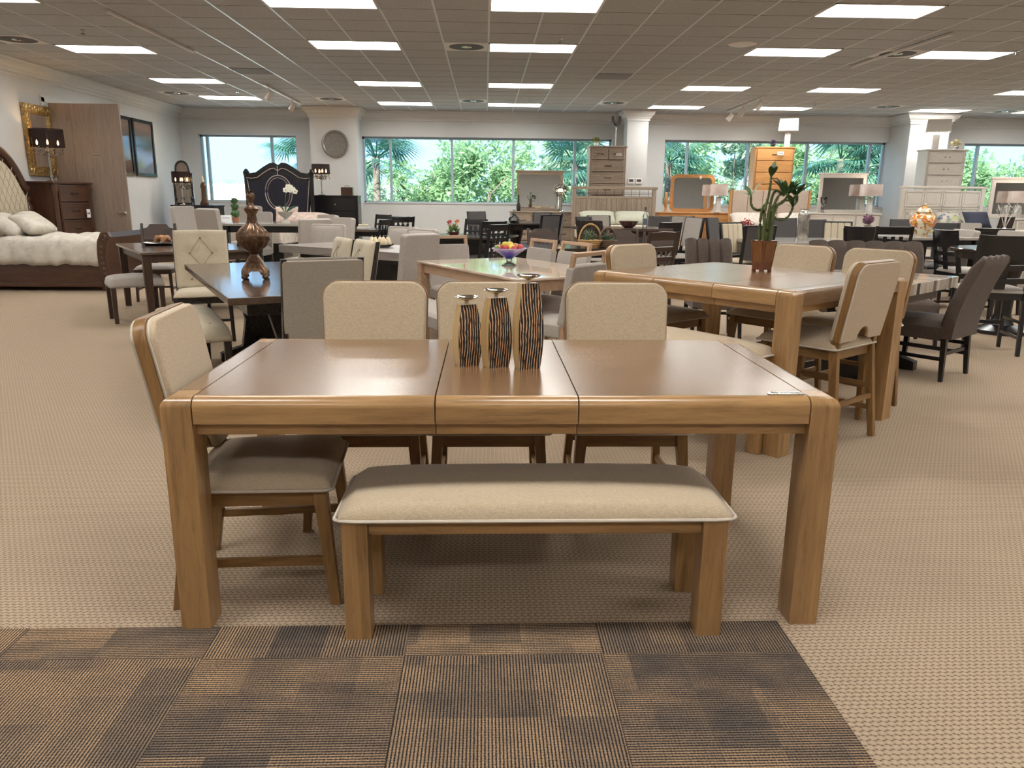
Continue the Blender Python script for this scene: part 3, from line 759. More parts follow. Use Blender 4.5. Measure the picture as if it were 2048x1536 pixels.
for x, y, a, lab in [(-.497, 3.17, 180, 'beige upholstered chair behind the nearest table, closest to its left end'), (.015, 3.17, 180, 'beige upholstered chair behind the three candle holders'), (.60, 3.17, 180, 'beige upholstered chair behind the nearest table, toward its right end')]:
    dup(ca, (x, y, 0), R(a), lab, G1)
G2 = 'tall beige upholstered chairs around the bamboo plant table'
cb = oak_chair('counter_chair', 'tall beige chair seen from behind at the near right end of the bamboo plant table', (1.925, 4.30, 0), R(127.2 - 90), .62, 1.03); cb['group'] = G2
for x, y, a, lab in [(1.21, 5.22, -52.8, 'tall beige chair at the far left end of the bamboo plant table'), (2.06, 5.30, 217, 'tall beige chair just behind the bamboo plant on the far side of its table'), (2.40, 4.88, 217, 'tall beige chair on the far side of the bamboo plant table, nearest its right corner')]:
    dup(cb, (x, y, 0), R(a - 90), lab, G2)
# metal plaque
bm = nb(); prism(bm, [(-.056, -.007), (-.048, -.014), (.048, -.014), (.056, -.007), (.056, .007), (.048, .014), (-.048, .014), (-.056, .007)], 0, .0035, None, .0008, 'xy')
pl = tag(obj('name_plate', bm, chrome, None, 35, loc=(.925, 2.243, .7605)), 'small silver script name plate on the front right corner of the nearest table', 'name plate')
bm = nb()
tube(bm, [(-.047, -.006, .0048), (-.043, .008, .0048), (-.038, .004, .0048), (-.036, -.006, .0048), (-.031, .008, .0048), (-.029, -.006, .0048), (-.024, .000, .0048)], .0011, 5)
for k in range(9): tube(bm, [(-.020 + .007 * k, -.003, .0045), (-.0165 + .007 * k, .0035, .0045), (-.0135 + .007 * k, -.003, .0045)], .0008, 5)
obj('script', bm, plain('plate_shade', (.30, .31, .27), .3, metal=.8), pl)

def bark():
    mt, t, b = nt('striped_bark', .7)
    v = coords(t, (1, 1, 1)); n = N(t, 'ShaderNodeTexNoise', Scale=13.0, Detail=3.0); mp = t.nodes.new('ShaderNodeMapping'); mp.inputs['Scale'].default_value = (1, 1, .6); L(t, v, mp.inputs[0]); L(t, mp.outputs[0], n.inputs['Vector'])
    sp = t.nodes.new('ShaderNodeSeparateXYZ'); L(t, v, sp.inputs[0])
    n2 = N(t, 'ShaderNodeTexNoise', Scale=70.0, Detail=2.0); L(t, mp.outputs[0], n2.inputs['Vector'])
    x = math_(t, 'ADD', math_(t, 'MULTIPLY', sp.outputs[0], 2 * math.pi / .0098), math_(t, 'ADD', math_(t, 'MULTIPLY', n.outputs['Fac'], 16), math_(t, 'MULTIPLY', n2.outputs['Fac'], 1.6)))
    s = math_(t, 'ADD', math_(t, 'SINE', x), math_(t, 'MULTIPLY_ADD', n2.outputs['Fac'], -2.2, .95))
    L(t, ramp(t, s, [(.36, (.012, .010, .009)), (.47, (.62, .36, .19))]), b.inputs['Base Color']); bump(t, b, s, .6, .003); return mt
bark_stripe = bark(); gold_w = wood('pale_gold_wood', (.38, .24, .09), (.60, .42, .20), 'z', .4)
def candle(loc, Hh, wm, label, rot):
    r = thing('candle_holder', label, 'candle holder', loc, rot, 'striped bark candle holders')
    zt = Hh - .028; n = 14; rows = []
    for k in range(n + 1):
        f = k / n; q = math.sin(math.pi * (f * .78 + .18)) ; w = wm * (.62 + .38 * q); d = w * .62
        rows.append((w / 2, d / 2 * (1 + .15 * q), f * zt))
    bf, bs = bmesh.new(), bmesh.new()
    vf = []
    for (a, b_, z) in rows:
        vf.append([(-a, -b_, z), (a, -b_, z), (a, b_, z), (-a, b_, z)])
    for A, B in zip(vf, vf[1:]):
        for i, tgt in ((0, bf), (1, bs), (2, bf), (3, bs)):
            j = (i + 1) % 4; tgt.faces.new([tgt.verts.new(p) for p in (A[i], A[j], B[j], B[i])])
    for b2 in (bf, bs): bmesh.ops.remove_doubles(b2, verts=b2.verts, dist=1e-5)
    for q_, m2 in ((vf[-1], 1), (vf[0], 1)): bs.faces.new([bs.verts.new(p) for p in q_])
    obj('body', bs, gold_w, r, 30); obj('bark_face', bf, bark_stripe, r, 30)
    bm = nb(); lathe(bm, [(0, 0), (.008, 0), (.007, .010), (.012, .014), (.034, .020), (.043, .027), (.041, .028), (.032, .022), (0, .018)], 28, (0, 0, zt)); obj('dish', bm, chrome, r, 60)
    return r
candle((-.065, 2.66, .76), .245, .088, 'shortest of the three striped bark candle holders on the nearest table', R(24))
candle((.038, 2.64, .76), .272, .092, 'middle height striped bark candle holder standing between the other two', R(26))
candle((.148, 2.615, .76), .325, .092, 'tallest of the three striped bark candle holders on the nearest table', R(18))
# ================================================================ chairs of every other kind (local: seat centre at origin, facing +y)
def legs4(r, w, d, zs, mat, t0=.03, t1=.042, splay=.02):
    for sx in (-1, 1):
        for sy in (-1, 1):
            bm = nb(); bar(bm, (sx * (w / 2 - t1 / 2 + splay), sy * (d / 2 - t1 / 2 + splay), 0), (sx * (w / 2 - t1 / 2), sy * (d / 2 - t1 / 2), zs), t0, t0, t1, t1); obj('leg', bm, mat, r)
def stretchers(r, w, d, mat, zs=(.18,), cross=.24):
    for z in zs:
        for sx in (-1, 1): bm = nb(); box(bm, (sx * (w / 2 - .015), 0, z), (.018, d, .028), .002); obj('stretcher', bm, mat, r)
    if cross: bm = nb(); box(bm, (0, -d / 2 + .02, cross), (w - .03, .018, .028), .002); obj('stretcher', bm, mat, r)
def backM(d, z, ang): return Matrix.Translation((0, -d / 2, z)) @ Matrix.Rotation(R(ang), 4, 'X')
def curved_back(bm, w, d, z0, zt, th, lean, n):
    nu, nv = n * 8, 14; F, B = [], []
    for j in range(nv + 1):
        v = j / nv; z = z0 + (zt - z0) * v; c = -d / 2 + .02 - lean * (v ** 1.7) * (zt - z0); fr, br = [], []
        t_ = th * (1 - .25 * v)
        for i in range(nu + 1):
            u = i / nu; x = -w / 2 + w * u; s_ = abs(math.sin(math.pi * n * u)) ** .5
            if j == nv: zz = z - .022 * (1 - s_); sh = .35
            elif j == nv - 1: zz = z - .012; sh = .85
            else: zz = z; sh = 1
            fr.append(bm.verts.new((x, c + t_ / 2 * sh + .034 * (s_ - .8), zz))); br.append(bm.verts.new((x * .985, c - t_ / 2 * sh, zz - (.006 if j == nv else 0))))
        F.append(fr); B.append(br)
    for j in range(nv):
        for i in range(nu):
            bm.faces.new((F[j][i], F[j][i + 1], F[j + 1][i + 1], F[j + 1][i])); bm.faces.new((B[j][i + 1], B[j][i], B[j + 1][i], B[j + 1][i + 1]))
        bm.faces.new((F[j][0], F[j + 1][0], B[j + 1][0], B[j][0])); bm.faces.new((F[j + 1][nu], F[j][nu], B[j][nu], B[j + 1][nu]))
    for i in range(nu):
        bm.faces.new((F[nv][i], F[nv][i + 1], B[nv][i + 1], B[nv][i])); bm.faces.new((F[0][i + 1], F[0][i], B[0][i], B[0][i + 1]))
def parsons(name, mat, leg, w=.47, d=.48, h_s=.48, h_t=1.0, th=.09, ang=9, channels=0, seam=False, hstr=False, curve=False):
    r = thing(name, '', 'chair'); zl = h_s - .17
    legs4(r, w, d, zl + .02, leg)
    if hstr: stretchers(r, w, d, leg, (.17, .25) if hstr == 2 else (.17,), .21)
    bm = nb(); box(bm, (0, 0, zl + .05), (w - .004, d - .004, .10), .012); cushion(bm, w, d, .055, zl + .09, .022, 12, pw=8); obj('seat', bm, mat, r, 60)
    M_ = backM(d, zl + .02, ang); H_ = (h_t - zl - .02) / math.cos(R(ang))
    bm = nb()
    if channels:
        curved_back(bm, w, d, zl + .02, h_t, .11, .30, channels)
    else:
        prism(bm, rrect(w, H_, .035, 0, H_ / 2, 4, (0, 0, 1, 1)), -th / 2, th / 2, M_, .014)
        if seam: box(bm, (0, th / 2 - .012, H_ - .20), (w - .02, .045, .002), 0, 1, M_); cushion(bm, w - .03, .34, .02, 0, .02, 8, M_=M_ @ Matrix.Translation((0, th / 2 - .01, H_ - .19)) @ Matrix.Rotation(R(-90), 4, 'X') @ Matrix.Rotation(R(180), 4, 'Z'))
    obj('backrest', bm, mat, r, 60)
    return r
def framed(name, wm, pad, w=.46, d=.45, h_s=.48, h_t=1.0, ang=10, kind='pad', seatmat=None, ft=0, post=.032):
    """wooden side posts with something between them: pad, ladder, slats, panel, tuft, handle, channel"""
    r = thing(name, '', 'chair'); zs = h_s - .06; seatmat = seatmat or pad
    for sx in (-1, 1):
        bm = nb(); bar(bm, (sx * (w / 2 - .018 + .01), d / 2 - .015, 0), (sx * (w / 2 - .02), d / 2 - .02, zs), .03, .03, .04, .04); obj('leg', bm, wm('z'), r)
        bm = nb(); bar(bm, (sx * (w / 2 - .018), -d / 2 - .045, 0), (sx * (w / 2 - .018), -d / 2 + .01, zs), .032, .034, post, .05)
        t_ = math.tan(R(ang)); dz = h_t - zs
        bar(bm, (sx * (w / 2 - .018), -d / 2 + .01, zs), (sx * (w / 2 - .016), -d / 2 + .01 - t_ * dz, h_t - (.0 if kind != 'panel' else .03)), post, .05, post, .03); obj('leg', bm, wm('z'), r)
    for p0, p1, ax in (((-w / 2 + .03, d / 2 - .03, zs - .03), (w / 2 - .03, d / 2 - .03, zs - .03), 'x'), ((-w / 2 + .03, -d / 2 + .01, zs - .03), (w / 2 - .03, -d / 2 + .01, zs - .03), 'x'),
                       ((-w / 2 + .018, -d / 2 + .02, zs - .03), (-w / 2 + .018, d / 2 - .03, zs - .03), 'y'), ((w / 2 - .018, -d / 2 + .02, zs - .03), (w / 2 - .018, d / 2 - .03, zs - .03), 'y')):
        bm = nb(); beam(bm, p0, p1, .022, .06); obj('seat_rail', bm, wm(ax), r)
    for z in ((.16,) if h_s < .55 else (.16, .3)):
        for sx in (-1, 1): bm = nb(); beam(bm, (sx * (w / 2 - .016), -d / 2 - .02, z), (sx * (w / 2 - .016), d / 2 - .02, z), .018, .028); obj('stretcher', bm, wm('y'), r)
    bm = nb(); beam(bm, (-w / 2 + .03, 0, .17), (w / 2 - .03, 0, .17), .018, .026) if h_s < .55 else beam(bm, (-w / 2 + .03, d / 2 - .02, .24), (w / 2 - .03, d / 2 - .02, .24), .022, .035); obj('stretcher', bm, wm('x'), r)
    bm = nb(); cushion(bm, w + .01, d + .01, .045, zs, .02, 12, pw=8)
    obj('seat', bm, seatmat, r, 180)
    M_ = Matrix.Translation((0, -d / 2 + .01, zs)) @ Matrix.Rotation(R(ang), 4, 'X'); H_ = (h_t - zs) / math.cos(R(ang)); wi = w - 2 * post - .004
    if kind == 'pad':
        bm = nb(); prism(bm, rrect(wi + .01, H_ - .16, .02, 0, H_ - (H_ - .16) / 2), -.018, .026, M_, .010); obj('backrest', bm, pad, r, 60)
        bm = nb(); box(bm, (0, -.004, H_ + .004), (w, .034, .016), .004, 2, M_); obj('top_rail', bm, wm('x'), r)
    elif kind == 'tuft':
        bm = nb(); cushion(bm, w - .012, H_ - .03, .035, 0, .03, 20, pw=10, M_=M_ @ Matrix.Translation((0, .01, H_ / 2 + .015)) @ Matrix.Rotation(R(-90), 4, 'X') @ Matrix.Rotation(R(180), 4, 'Z'))
        Mi = M_.inverted(); btn = [(0, H_ * .86), (-.10, H_ * .62), (.10, H_ * .62), (0, H_ * .40), (-.10, H_ * .2), (.10, H_ * .2)]
        for v in bm.verts:
            q = Mi @ v.co
            if q.y > .03:
                for bx, bz in btn:
                    dd = math.hypot(q.x - bx, q.z - bz); q.y -= .034 * math.exp(-(dd / .045) ** 2)
                v.co = M_ @ q
        b = obj('backrest', bm, pad, r, 180)
        bm = nb()
        for bx, bz in btn: sphere(bm, M_ @ Vector((bx, .055, bz)), .009, (1, .6, 1), 8, 6)
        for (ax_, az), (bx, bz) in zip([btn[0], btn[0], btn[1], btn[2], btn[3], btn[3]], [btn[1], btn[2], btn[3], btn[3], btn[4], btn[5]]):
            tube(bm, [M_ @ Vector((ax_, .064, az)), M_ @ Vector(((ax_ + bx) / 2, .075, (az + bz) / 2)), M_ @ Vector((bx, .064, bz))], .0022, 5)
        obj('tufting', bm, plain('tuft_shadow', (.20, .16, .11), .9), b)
        bm = nb(); prism(bm, rrect(w - .01, H_ - .04, .02, 0, H_ / 2 + .01), -.022, .0, M_, .005); obj('rear_panel', bm, pad if name == 'tufted_chair' else pad, r, 60)
    elif kind == 'channel':
        n = 4; cw = wi / n
        bm = nb()
        for k in range(n): box(bm, (-wi / 2 + cw * (k + .5), .012, H_ - (H_ - .12) / 2 - .01), (cw - .001, .045, H_ - .14), .018, 3, M_)
        obj('backrest', bm, pad, r, 60)
        bm = nb(); box(bm, (0, -.012, H_ - .005), (w, .03, .022), .004, 2, M_); box(bm, (0, -.015, H_ / 2 + .05), (wi, .012, H_ - .12), .002, 1, M_); obj('top_rail', bm, wm('x'), r)
    elif kind == 'ladder':
        for k, (z, hh) in enumerate(((H_ - .05, .085), (H_ - .19, .05), (H_ - .30, .05), (H_ - .41, .05))):
            bm = nb(); prism(bm, [(-wi / 2, z - hh / 2), (wi / 2, z - hh / 2), (wi / 2, z + hh / 2), (0, z + hh / 2 + (.012 if k == 0 else 0)), (-wi / 2, z + hh / 2)], -.012, .010, M_, .003); obj('rail', bm, wm('x'), r)
    elif kind == 'slats':
        bm = nb(); box(bm, (0, 0, H_ - .05), (wi, .022, .09), .004, 2, M_); obj('rail', bm, wm('x'), r)
        bm = nb(); box(bm, (0, 0, .10), (wi, .02, .04), .003, 2, M_); obj('rail', bm, wm('x'), r)
        bm = nb(); box(bm, (0, 0, H_ - .20), (wi, .02, .035), .003, 2, M_); obj('rail', bm, wm('x'), r)
        for k in (-1, 0, 1): bm = nb(); box(bm, (k * wi / 4, 0, (H_ - .12) / 2 + .05), (.045, .014, H_ - .22), .002, 1, M_); obj('back_slat', bm, wm('z'), r)
    elif kind == 'panel':
        for k, (z, hh) in enumerate(((H_ - .10, .21), (H_ - .28, .05), (H_ - .40, .05))):
            bm = nb(); n = 8; pts = []
            for q in range(n): 
                x0_, x1_ = -wi / 2 - (.03 if k == 0 else 0) + (wi + (.06 if k == 0 else 0)) * q / n, -wi / 2 - (.03 if k == 0 else 0) + (wi + (.06 if k == 0 else 0)) * (q + 1) / n
                c0, c1 = -.03 * (1 - (2 * q / n - 1) ** 2), -.03 * (1 - (2 * (q + 1) / n - 1) ** 2)
                hexa(bm, [M_ @ Vector(p) for p in ((x0_, c0 - .01, z - hh / 2), (x0_, c0 + .012, z - hh / 2), (x0_, c0 + .012, z + hh / 2), (x0_, c0 - .01, z + hh / 2))],
                     [M_ @ Vector(p) for p in ((x1_, c1 - .01, z - hh / 2), (x1_, c1 + .012, z - hh / 2), (x1_, c1 + .012, z + hh / 2), (x1_, c1 - .01, z + hh / 2))])
            obj('rail', bm, wm('x'), r)
        bm = nb(); box(bm, (0, -.02, (H_ - .2) / 2 + .02), (.085, .014, H_ - .24), .002, 1, M_); obj('back_slat', bm, wm('z'), r)
    elif kind == 'handle':
        bm = nb(); box(bm, (0, 0, H_ - .016), (w, .034, .032), .005, 2, M_); obj('top_rail', bm, wm('x'), r)
        bm = nb(); prism(bm, rrect(w + .008, H_ - .10, .03, 0, (H_ - .10) / 2 + .005, 4), -.03, .035, M_, .012); obj('backrest', bm, pad, r, 60)
        for q in list(r.children):
            if q.name.startswith('seat') and not q.name.startswith('seat_rail'): bpy.data.objects.remove(q)
        bm = nb(); box(bm, (0, .01, zs - .035), (w + .01, d, .10), .014); cushion(bm, w + .012, d + .002, .04, zs + .005, .02, 10, pw=8); obj('seat', bm, pad, r, 60)
    elif kind == 'crest':
        bm = nb(); pts = [(-wi / 2, H_ - .22), (wi / 2, H_ - .22), (wi / 2, H_ - .07), (wi * .36, H_ - .055), (wi * .28, H_ - .01), (-wi * .28, H_ - .01), (-wi * .36, H_ - .055), (-wi / 2, H_ - .07)]
        prism(bm, pts, -.012, .012, M_, .003); obj('rail', bm, wm('x'), r)
        bm = nb(); box(bm, (0, 0, .12), (wi, .02, .04), .002, 1, M_); obj('rail', bm, wm('x'), r)
        for k in range(-2, 3): bm = nb(); box(bm, (k * wi / 5.5, 0, (H_ - .1) / 2 + .02), (.03, .012, H_ - .30), .002, 1, M_); obj('back_slat', bm, wm('z'), r)
    elif kind == 'solid':
        bm = nb(); prism(bm, rrect(w - .01, .30, .04, 0, H_ - .15, 5), -.014, .014, M_, .004); obj('rail', bm, wm('x'), r)
        bm = nb(); box(bm, (0, 0, .14), (wi, .02, .05), .002, 1, M_); obj('rail', bm, wm('x'), r)
        bm = nb(); box(bm, (0, -.0, (H_ - .28) / 2 + .06), (.12, .012, H_ - .32), .002, 1, M_); obj('back_slat', bm, wm('z'), r)
    return r
def bw(ax='z'): return black_w
PROTO = {
    'parsons': (lambda: parsons('parsons_chair', grey_f, espresso()), 1.0, .48),
    'seamed': (lambda: parsons('seamed_chair', grey_f, espresso(), seam=True), 1.0, .48),
    'velvet': (lambda: parsons('velvet_chair', velvet, black_w, w=.47, d=.5, h_t=.96, ang=14, channels=4, hstr=2), .96, .5),
    'tuft': (lambda: framed('tufted_chair', espresso, cream_f, kind='tuft', w=.50), 1.0, .45),
    'pad': (lambda: framed('padded_chair', bw, charcoal_f, kind='pad', w=.42), 1.0, .45),
    'padcream': (lambda: framed('padded_chair', bw, grey_f, kind='pad', w=.45), 1.0, .45),
    'ladder': (lambda: framed('ladder_chair', brown_dark, charcoal_f, kind='ladder', w=.45), .95, .45),
    'slats': (lambda: framed('slat_back_chair', bw, charcoal_f, kind='slats', w=.45), 1.0, .45),
    'panel': (lambda: framed('counter_stool', bw, grey_f, kind='panel', w=.48, h_s=.62, h_t=1.07), 1.07, .45),
    'handle': (lambda: framed('handle_back_chair', blond, grey_f, kind='handle', w=.46, h_t=.98), .98, .45),
    'channel': (lambda: framed('channel_chair', bw, cream_f, kind='channel', w=.48), 1.0, .45),
    'crest': (lambda: framed('wooden_chair', brown_dark, grey_f, kind='crest', w=.44), 1.0, .45),
    'solid': (lambda: framed('panel_chair', espresso, grey_f, kind='solid', w=.46), 1.0, .45),
}
_made = {}
def chair(kind, px, Y, head, h, label, group, dx=0.0):
    f, h0, d = PROTO[kind]
    x = X(px, Y, 450) + dx; a = R(head); c = (x + math.cos(a) * (d / 2 + .08), Y + math.sin(a) * (d / 2 + .08), 0)
    if kind not in _made:
        o = _made[kind] = f(); o.location = c; o.rotation_euler = (0, 0, a - math.pi / 2); o.scale = (1, 1, h / h0); o['label'] = label; o['group'] = group; return o
    return dup(_made[kind], c, a - math.pi / 2, label, group, h / h0)

# ---------------------------------------------------------------- tables
def table(name, label, c, rot, W, D, h, th, top, leg, style='legs', cat='dining table', over=.06, group=None, ap=.08, lw=.07):
    r = thing(name, label, cat, (c[0], c[1], 0), R(rot), group)
    bm = nb()
    if style.startswith('round'):
        lathe(bm, [(0, h - th), (W / 2 - .02, h - th), (W / 2, h - th + .012), (W / 2, h - .008), (W / 2 - .008, h), (0, h)], 48); obj('tabletop', bm, top, r)
        if 'double' in style: bm = nb(); lathe(bm, [(0, h - th - .07), (W / 2 - .06, h - th - .07), (W / 2 - .05, h - th), (0, h - th)], 40); obj('apron', bm, leg, r)
        if 'ped' in style:
            bm = nb(); lathe(bm, [(.26, 0), (.26, .04), (.12, .09), (.08, .2), (.09, h * .6), (.16, h - th), (0, h - th)], 24); obj('pedestal', bm, leg, r)
        else:
            for a in range(4):
                bm = nb(); q = R(45 + 90 * a); k = W / 2 - .16; bar(bm, (k * math.cos(q), k * math.sin(q), 0), (k * math.cos(q), k * math.sin(q), h - th), lw * .8, lw * .8, lw, lw); obj('leg', bm, leg, r)
        return r
    box(bm, (0, 0, h - th / 2), (W, D, th), .006 if th < .06 else .004, 2); obj('tabletop', bm, top, r)
    if style == 'legs':
        for sx in (-1, 1):
            for sy in (-1, 1): bm = nb(); bar(bm, (sx * (W / 2 - over), sy * (D / 2 - over), 0), (sx * (W / 2 - over), sy * (D / 2 - over), h - th), lw * .75, lw * .75, lw, lw); obj('leg', bm, leg, r)
            bm = nb(); box(bm, (sx * (W / 2 - over), 0, h - th - ap / 2), (.022, D - 2 * over, ap)); obj('apron', bm, leg, r)
        for sy in (-1, 1): bm = nb(); box(bm, (0, sy * (D / 2 - over), h - th - ap / 2), (W - 2 * over, .022, ap)); obj('apron', bm, leg, r)
    elif style == 'box':
        bm = nb(); box(bm, (0, 0, (h - th) / 2 + .03), (W * .55, D * .45, h - th - .06), .006); obj('pedestal', bm, leg, r)
        bm = nb(); box(bm, (0, 0, .03), (W * .66, D * .6, .06), .006); obj('plinth', bm, leg, r)
        bm = nb(); box(bm, (0, 0, h - th - .03), (W * .8, D * .7, .06), .004); obj('apron', bm, leg, r)
    elif style == 'trestle':
        for sx in (-1, 1):
            bm = nb(); y = D * .28; prism(bm, [(-y - .05, 0), (y + .05, 0), (y + .05, .07), (y * .55, .12), (y * .42, h * .45), (y * .7, h - th - .08), (y + .02, h - th), (-y - .02, h - th), (-y * .7, h - th - .08), (-y * .42, h * .45), (-y * .55, .12), (-y - .05, .07)], sx * W * .28 - .045, sx * W * .28 + .045, None, .004, 'yz'); obj('pedestal', bm, leg, r)
        bm = nb(); box(bm, (0, 0, .14), (W * .56, .05, .10), .004); obj('stretcher', bm, leg, r)
        bm = nb(); box(bm, (0, 0, h - th - .045), (W * .86, D * .74, .09), .004); obj('apron', bm, leg, r)
    return r
marble = plain('cream_marble', (.60, .47, .37), .05, .6, noise=.12, scale=5)
def marble_stripe():
    mt, t, b = nt('striped_marble', .08, .6); v = coords(t); sp = t.nodes.new('ShaderNodeSeparateXYZ'); L(t, v, sp.inputs[0])
    n = N(t, 'ShaderNodeTexNoise', Scale=5.0, Detail=5.0); mp = t.nodes.new('ShaderNodeMapping'); mp.inputs['Scale'].default_value = (2.2, .4, .4); L(t, v, mp.inputs[0]); L(t, mp.outputs[0], n.inputs['Vector'])
    s = math_(t, 'SINE', math_(t, 'MULTIPLY', sp.outputs[0], 19.0))
    c = mixc(t, ramp(t, s, [(.80, (0, 0, 0)), (.86, (1, 1, 1))]), ramp(t, n.outputs['Fac'], [(.35, (.34, .28, .23)), (.65, (.60, .54, .46))]), (.07, .055, .05))
    L(t, c, b.inputs['Base Color']); return mt
grey_top = wood('grey_slab', (.20, .17, .145), (.34, .30, .27), 'x', .3)
dark_gloss = wood('dark_gloss_top', (.020, .015, .013), (.055, .040, .033), 'x', .13, b_str=.01)
brown_top = wood('brown_top', (.055, .036, .028), (.12, .08, .06), 'x', .16, b_str=.01)
walnut_top = wood('walnut_top', (.05, .032, .022), (.11, .07, .05), 'x', .14, b_str=.01)
pale_stone = plain('pale_stone_top', (.34, .31, .28), .12, .5, noise=.10, scale=14)

# D: dark trestle table with the bronze finial
uD = (math.cos(R(26)), math.sin(R(26)))
table('trestle_table', 'dark grey brown trestle table with a bronze ornament, left of the nearest table', (-1.50 + .5 * uD[0] - 1.25 * uD[1] * .98, 4.45 + .5 * uD[1] + 1.25 * uD[0]), 116, 2.5, 1.0, .76, .045, walnut_top, espresso('x'), 'trestle')
GD = 'cream tufted chairs around the bronze ornament table'
chair('tuft', 398, 7.6, -72, 1.01, 'cream button tufted chair facing forward behind the bronze ornament table', GD)
chair('tuft', 674, 6.55, 206, 1.0, 'cream tufted chair right of the bronze ornament table, the farther of the pair', GD, .06)
chair('tuft', 716, 6.05, 206, 1.01, 'cream tufted chair with dark frame, the nearer of the pair right of the ornament table', GD, .06)
rc = framed('high_back_chair', espresso, linen_dark, kind='tuft', w=.47, h_t=1.0)
xx = X(640, 4.45, 540); rc.location = (xx + math.cos(R(116)) * .24, 4.45 + math.sin(R(116)) * .24, 0); rc.rotation_euler = (0, 0, R(26))
rc['label'] = 'plain taupe chair back seen from behind at the near end of the ornament table'; rc['group'] = 'chairs at the bronze ornament table'
def tufted_bench(name, label, c, rot, W, D, h, mat, leg):
    r = thing(name, label, 'bench', (c[0], c[1], 0), R(rot)); legs4(r, W, D, h - .10, leg, .04, .05, 0)
    bm = nb(); cushion(bm, W + .02, D + .02, .10, h - .12, .03, 26, pw=10)
    btn = [(-W * .36 + W * .24 * k, (-.09, .09)[k % 2]) for k in range(4)] + [(-W * .36 + W * .24 * k, (.09, -.09)[k % 2]) for k in range(4)]
    for v in bm.verts:
        if v.co.z > h - .06:
            for bx, by in btn: v.co.z -= .02 * math.exp(-(math.hypot(v.co.x - bx, v.co.y - by) / .035) ** 2)
    s = obj('seat', bm, mat, r, 180)
    bm = nb()
    for bx, by in btn: sphere(bm, (bx, by, h - .015), .009, (1, 1, .5), 8, 6)
    obj('tufting', bm, mat, s); return r
tufted_bench('tufted_bench', 'cream tufted bench along the left side of the bronze ornament table', (-2.20, 5.70), 116, 1.3, .40, .49, cream_f, espresso('z'))
tufted_bench('tufted_bench', 'backless beige stool at the near left corner of the brown bread table', (-3.82, 8.46), 32, .52, .46, .50, grey_f, brown_dark('z'))
# E: brown table at the left
table('leg_table', 'brown wooden table with a bread tray at the foot of the bed', (-3.51, 9.13), 32, 1.2, 1.8, .76, .03, brown_top, brown_dark('z'), 'legs', lw=.085)
chair('crest', 316, 10.45, -80, .97, 'dark brown wooden chair with shaped top rail behind the bread tray', 'wooden chairs at the bread table')
chair('solid', 481, 9.4, 160, .96, 'dark panel back chair with a white tag beside the bronze ornament', 'wooden chairs at the bread table', .12)
# C: blond marble table
aC = 118
cC = (.23 + .54 * math.cos(R(28)) - .93 * math.cos(R(62)), 5.62 + .54 * math.sin(R(28)) + .93 * math.sin(R(62)))
table('marble_table', 'blond wood table with shiny cream marble top and blue fruit bowl', cC, aC, 1.86, 1.08, .76, .022, marble, blond('x'), 'legs', over=.045, ap=.085, lw=.09)
GC = 'blond chairs with open handle backs around the marble table'
chair('handle', 893, 8.15, -66, .95, 'blond handle back chair at the far left end of the marble table', GC)
chair('handle', 1087, 7.75, 208, .94, 'blond handle back chair beyond the fruit bowl, second from the marble table end', GC)
chair('handle', 1153, 7.1, 208, .95, 'blond handle back chair beyond the fruit bowl, nearer the bamboo plant table', GC)
chair('handle', 1181, 5.66, 140, .96, 'blond handle back chair seen from behind at the right end of the marble table', GC)
r = thing('upholstered_bench', 'pinkish beige upholstered bench at the left side of the marble table', 'bench', (-.42, 6.25, 0), R(118)); legs4(r, 1.2, .4, .36, blond('z'), .03, .04, 0)
bm = nb(); box(bm, (0, 0, .40), (1.2, .4, .10), .015); cushion(bm, 1.2, .4, .03, .44, .015, 14, pw=10); obj('seat', bm, grey_f, r, 60)
# G: grey slab table
table('slab_table', 'thick grey slab table with a glass dish of pears', (-1.38, 9.25), -38, 2.1, 1.0, .76, .09, grey_top, black_w, 'box')
GG = 'pale grey upholstered chairs around the grey slab table'
chair('parsons', 838, 7.85, 137, .98, 'plain pale grey chair seen from behind in front of the grey slab table', GG)
chair('seamed', 656, 10.6, 262, .97, 'pale grey chair with a horizontal seam at the left end of the grey slab table', GG)
chair('seamed', 805, 10.2, 236, .96, 'left one of the two pale chairs behind the pear dish', GG)
chair('seamed', 844, 9.75, 236, .95, 'right one of the two pale chairs behind the pear dish', GG)
# F: black counter table with stone top
table('counter_table', 'tall black table with marble top holding orchid and topiary', (-3.38, 12.95), 0, 1.6, 1.1, .91, .04, pale_stone, black_w, 'legs', lw=.13, ap=.10)
GF = 'tall pale grey upholstered chairs around the orchid table'
chair('parsons', 369, 13.5, -25, 1.15, 'pale grey chair turned sideways by the black dresser at the orchid table', GF)
chair('parsons', 418, 12.0, 60, 1.14, 'large pale grey chair back at the left end of the orchid table', GF)
chair('parsons', 500, 14.6, -95, 1.15, 'pale grey chair behind the topiary', GF)
chair('parsons', 519, 13.9, -95, 1.06, 'lower pale grey chair back behind the marble top of the orchid table', GF)
chair('parsons', 630, 11.0, 122, 1.03, 'pale grey chair at the right end of the orchid table, back toward the room', GF)
chair('parsons', 655, 13.0, 230, 1.04, 'left pale chair of the pair below the black chest', GF)
chair('parsons', 686, 12.1, 230, 1.02, 'right pale chair of the pair below the black chest', GF)
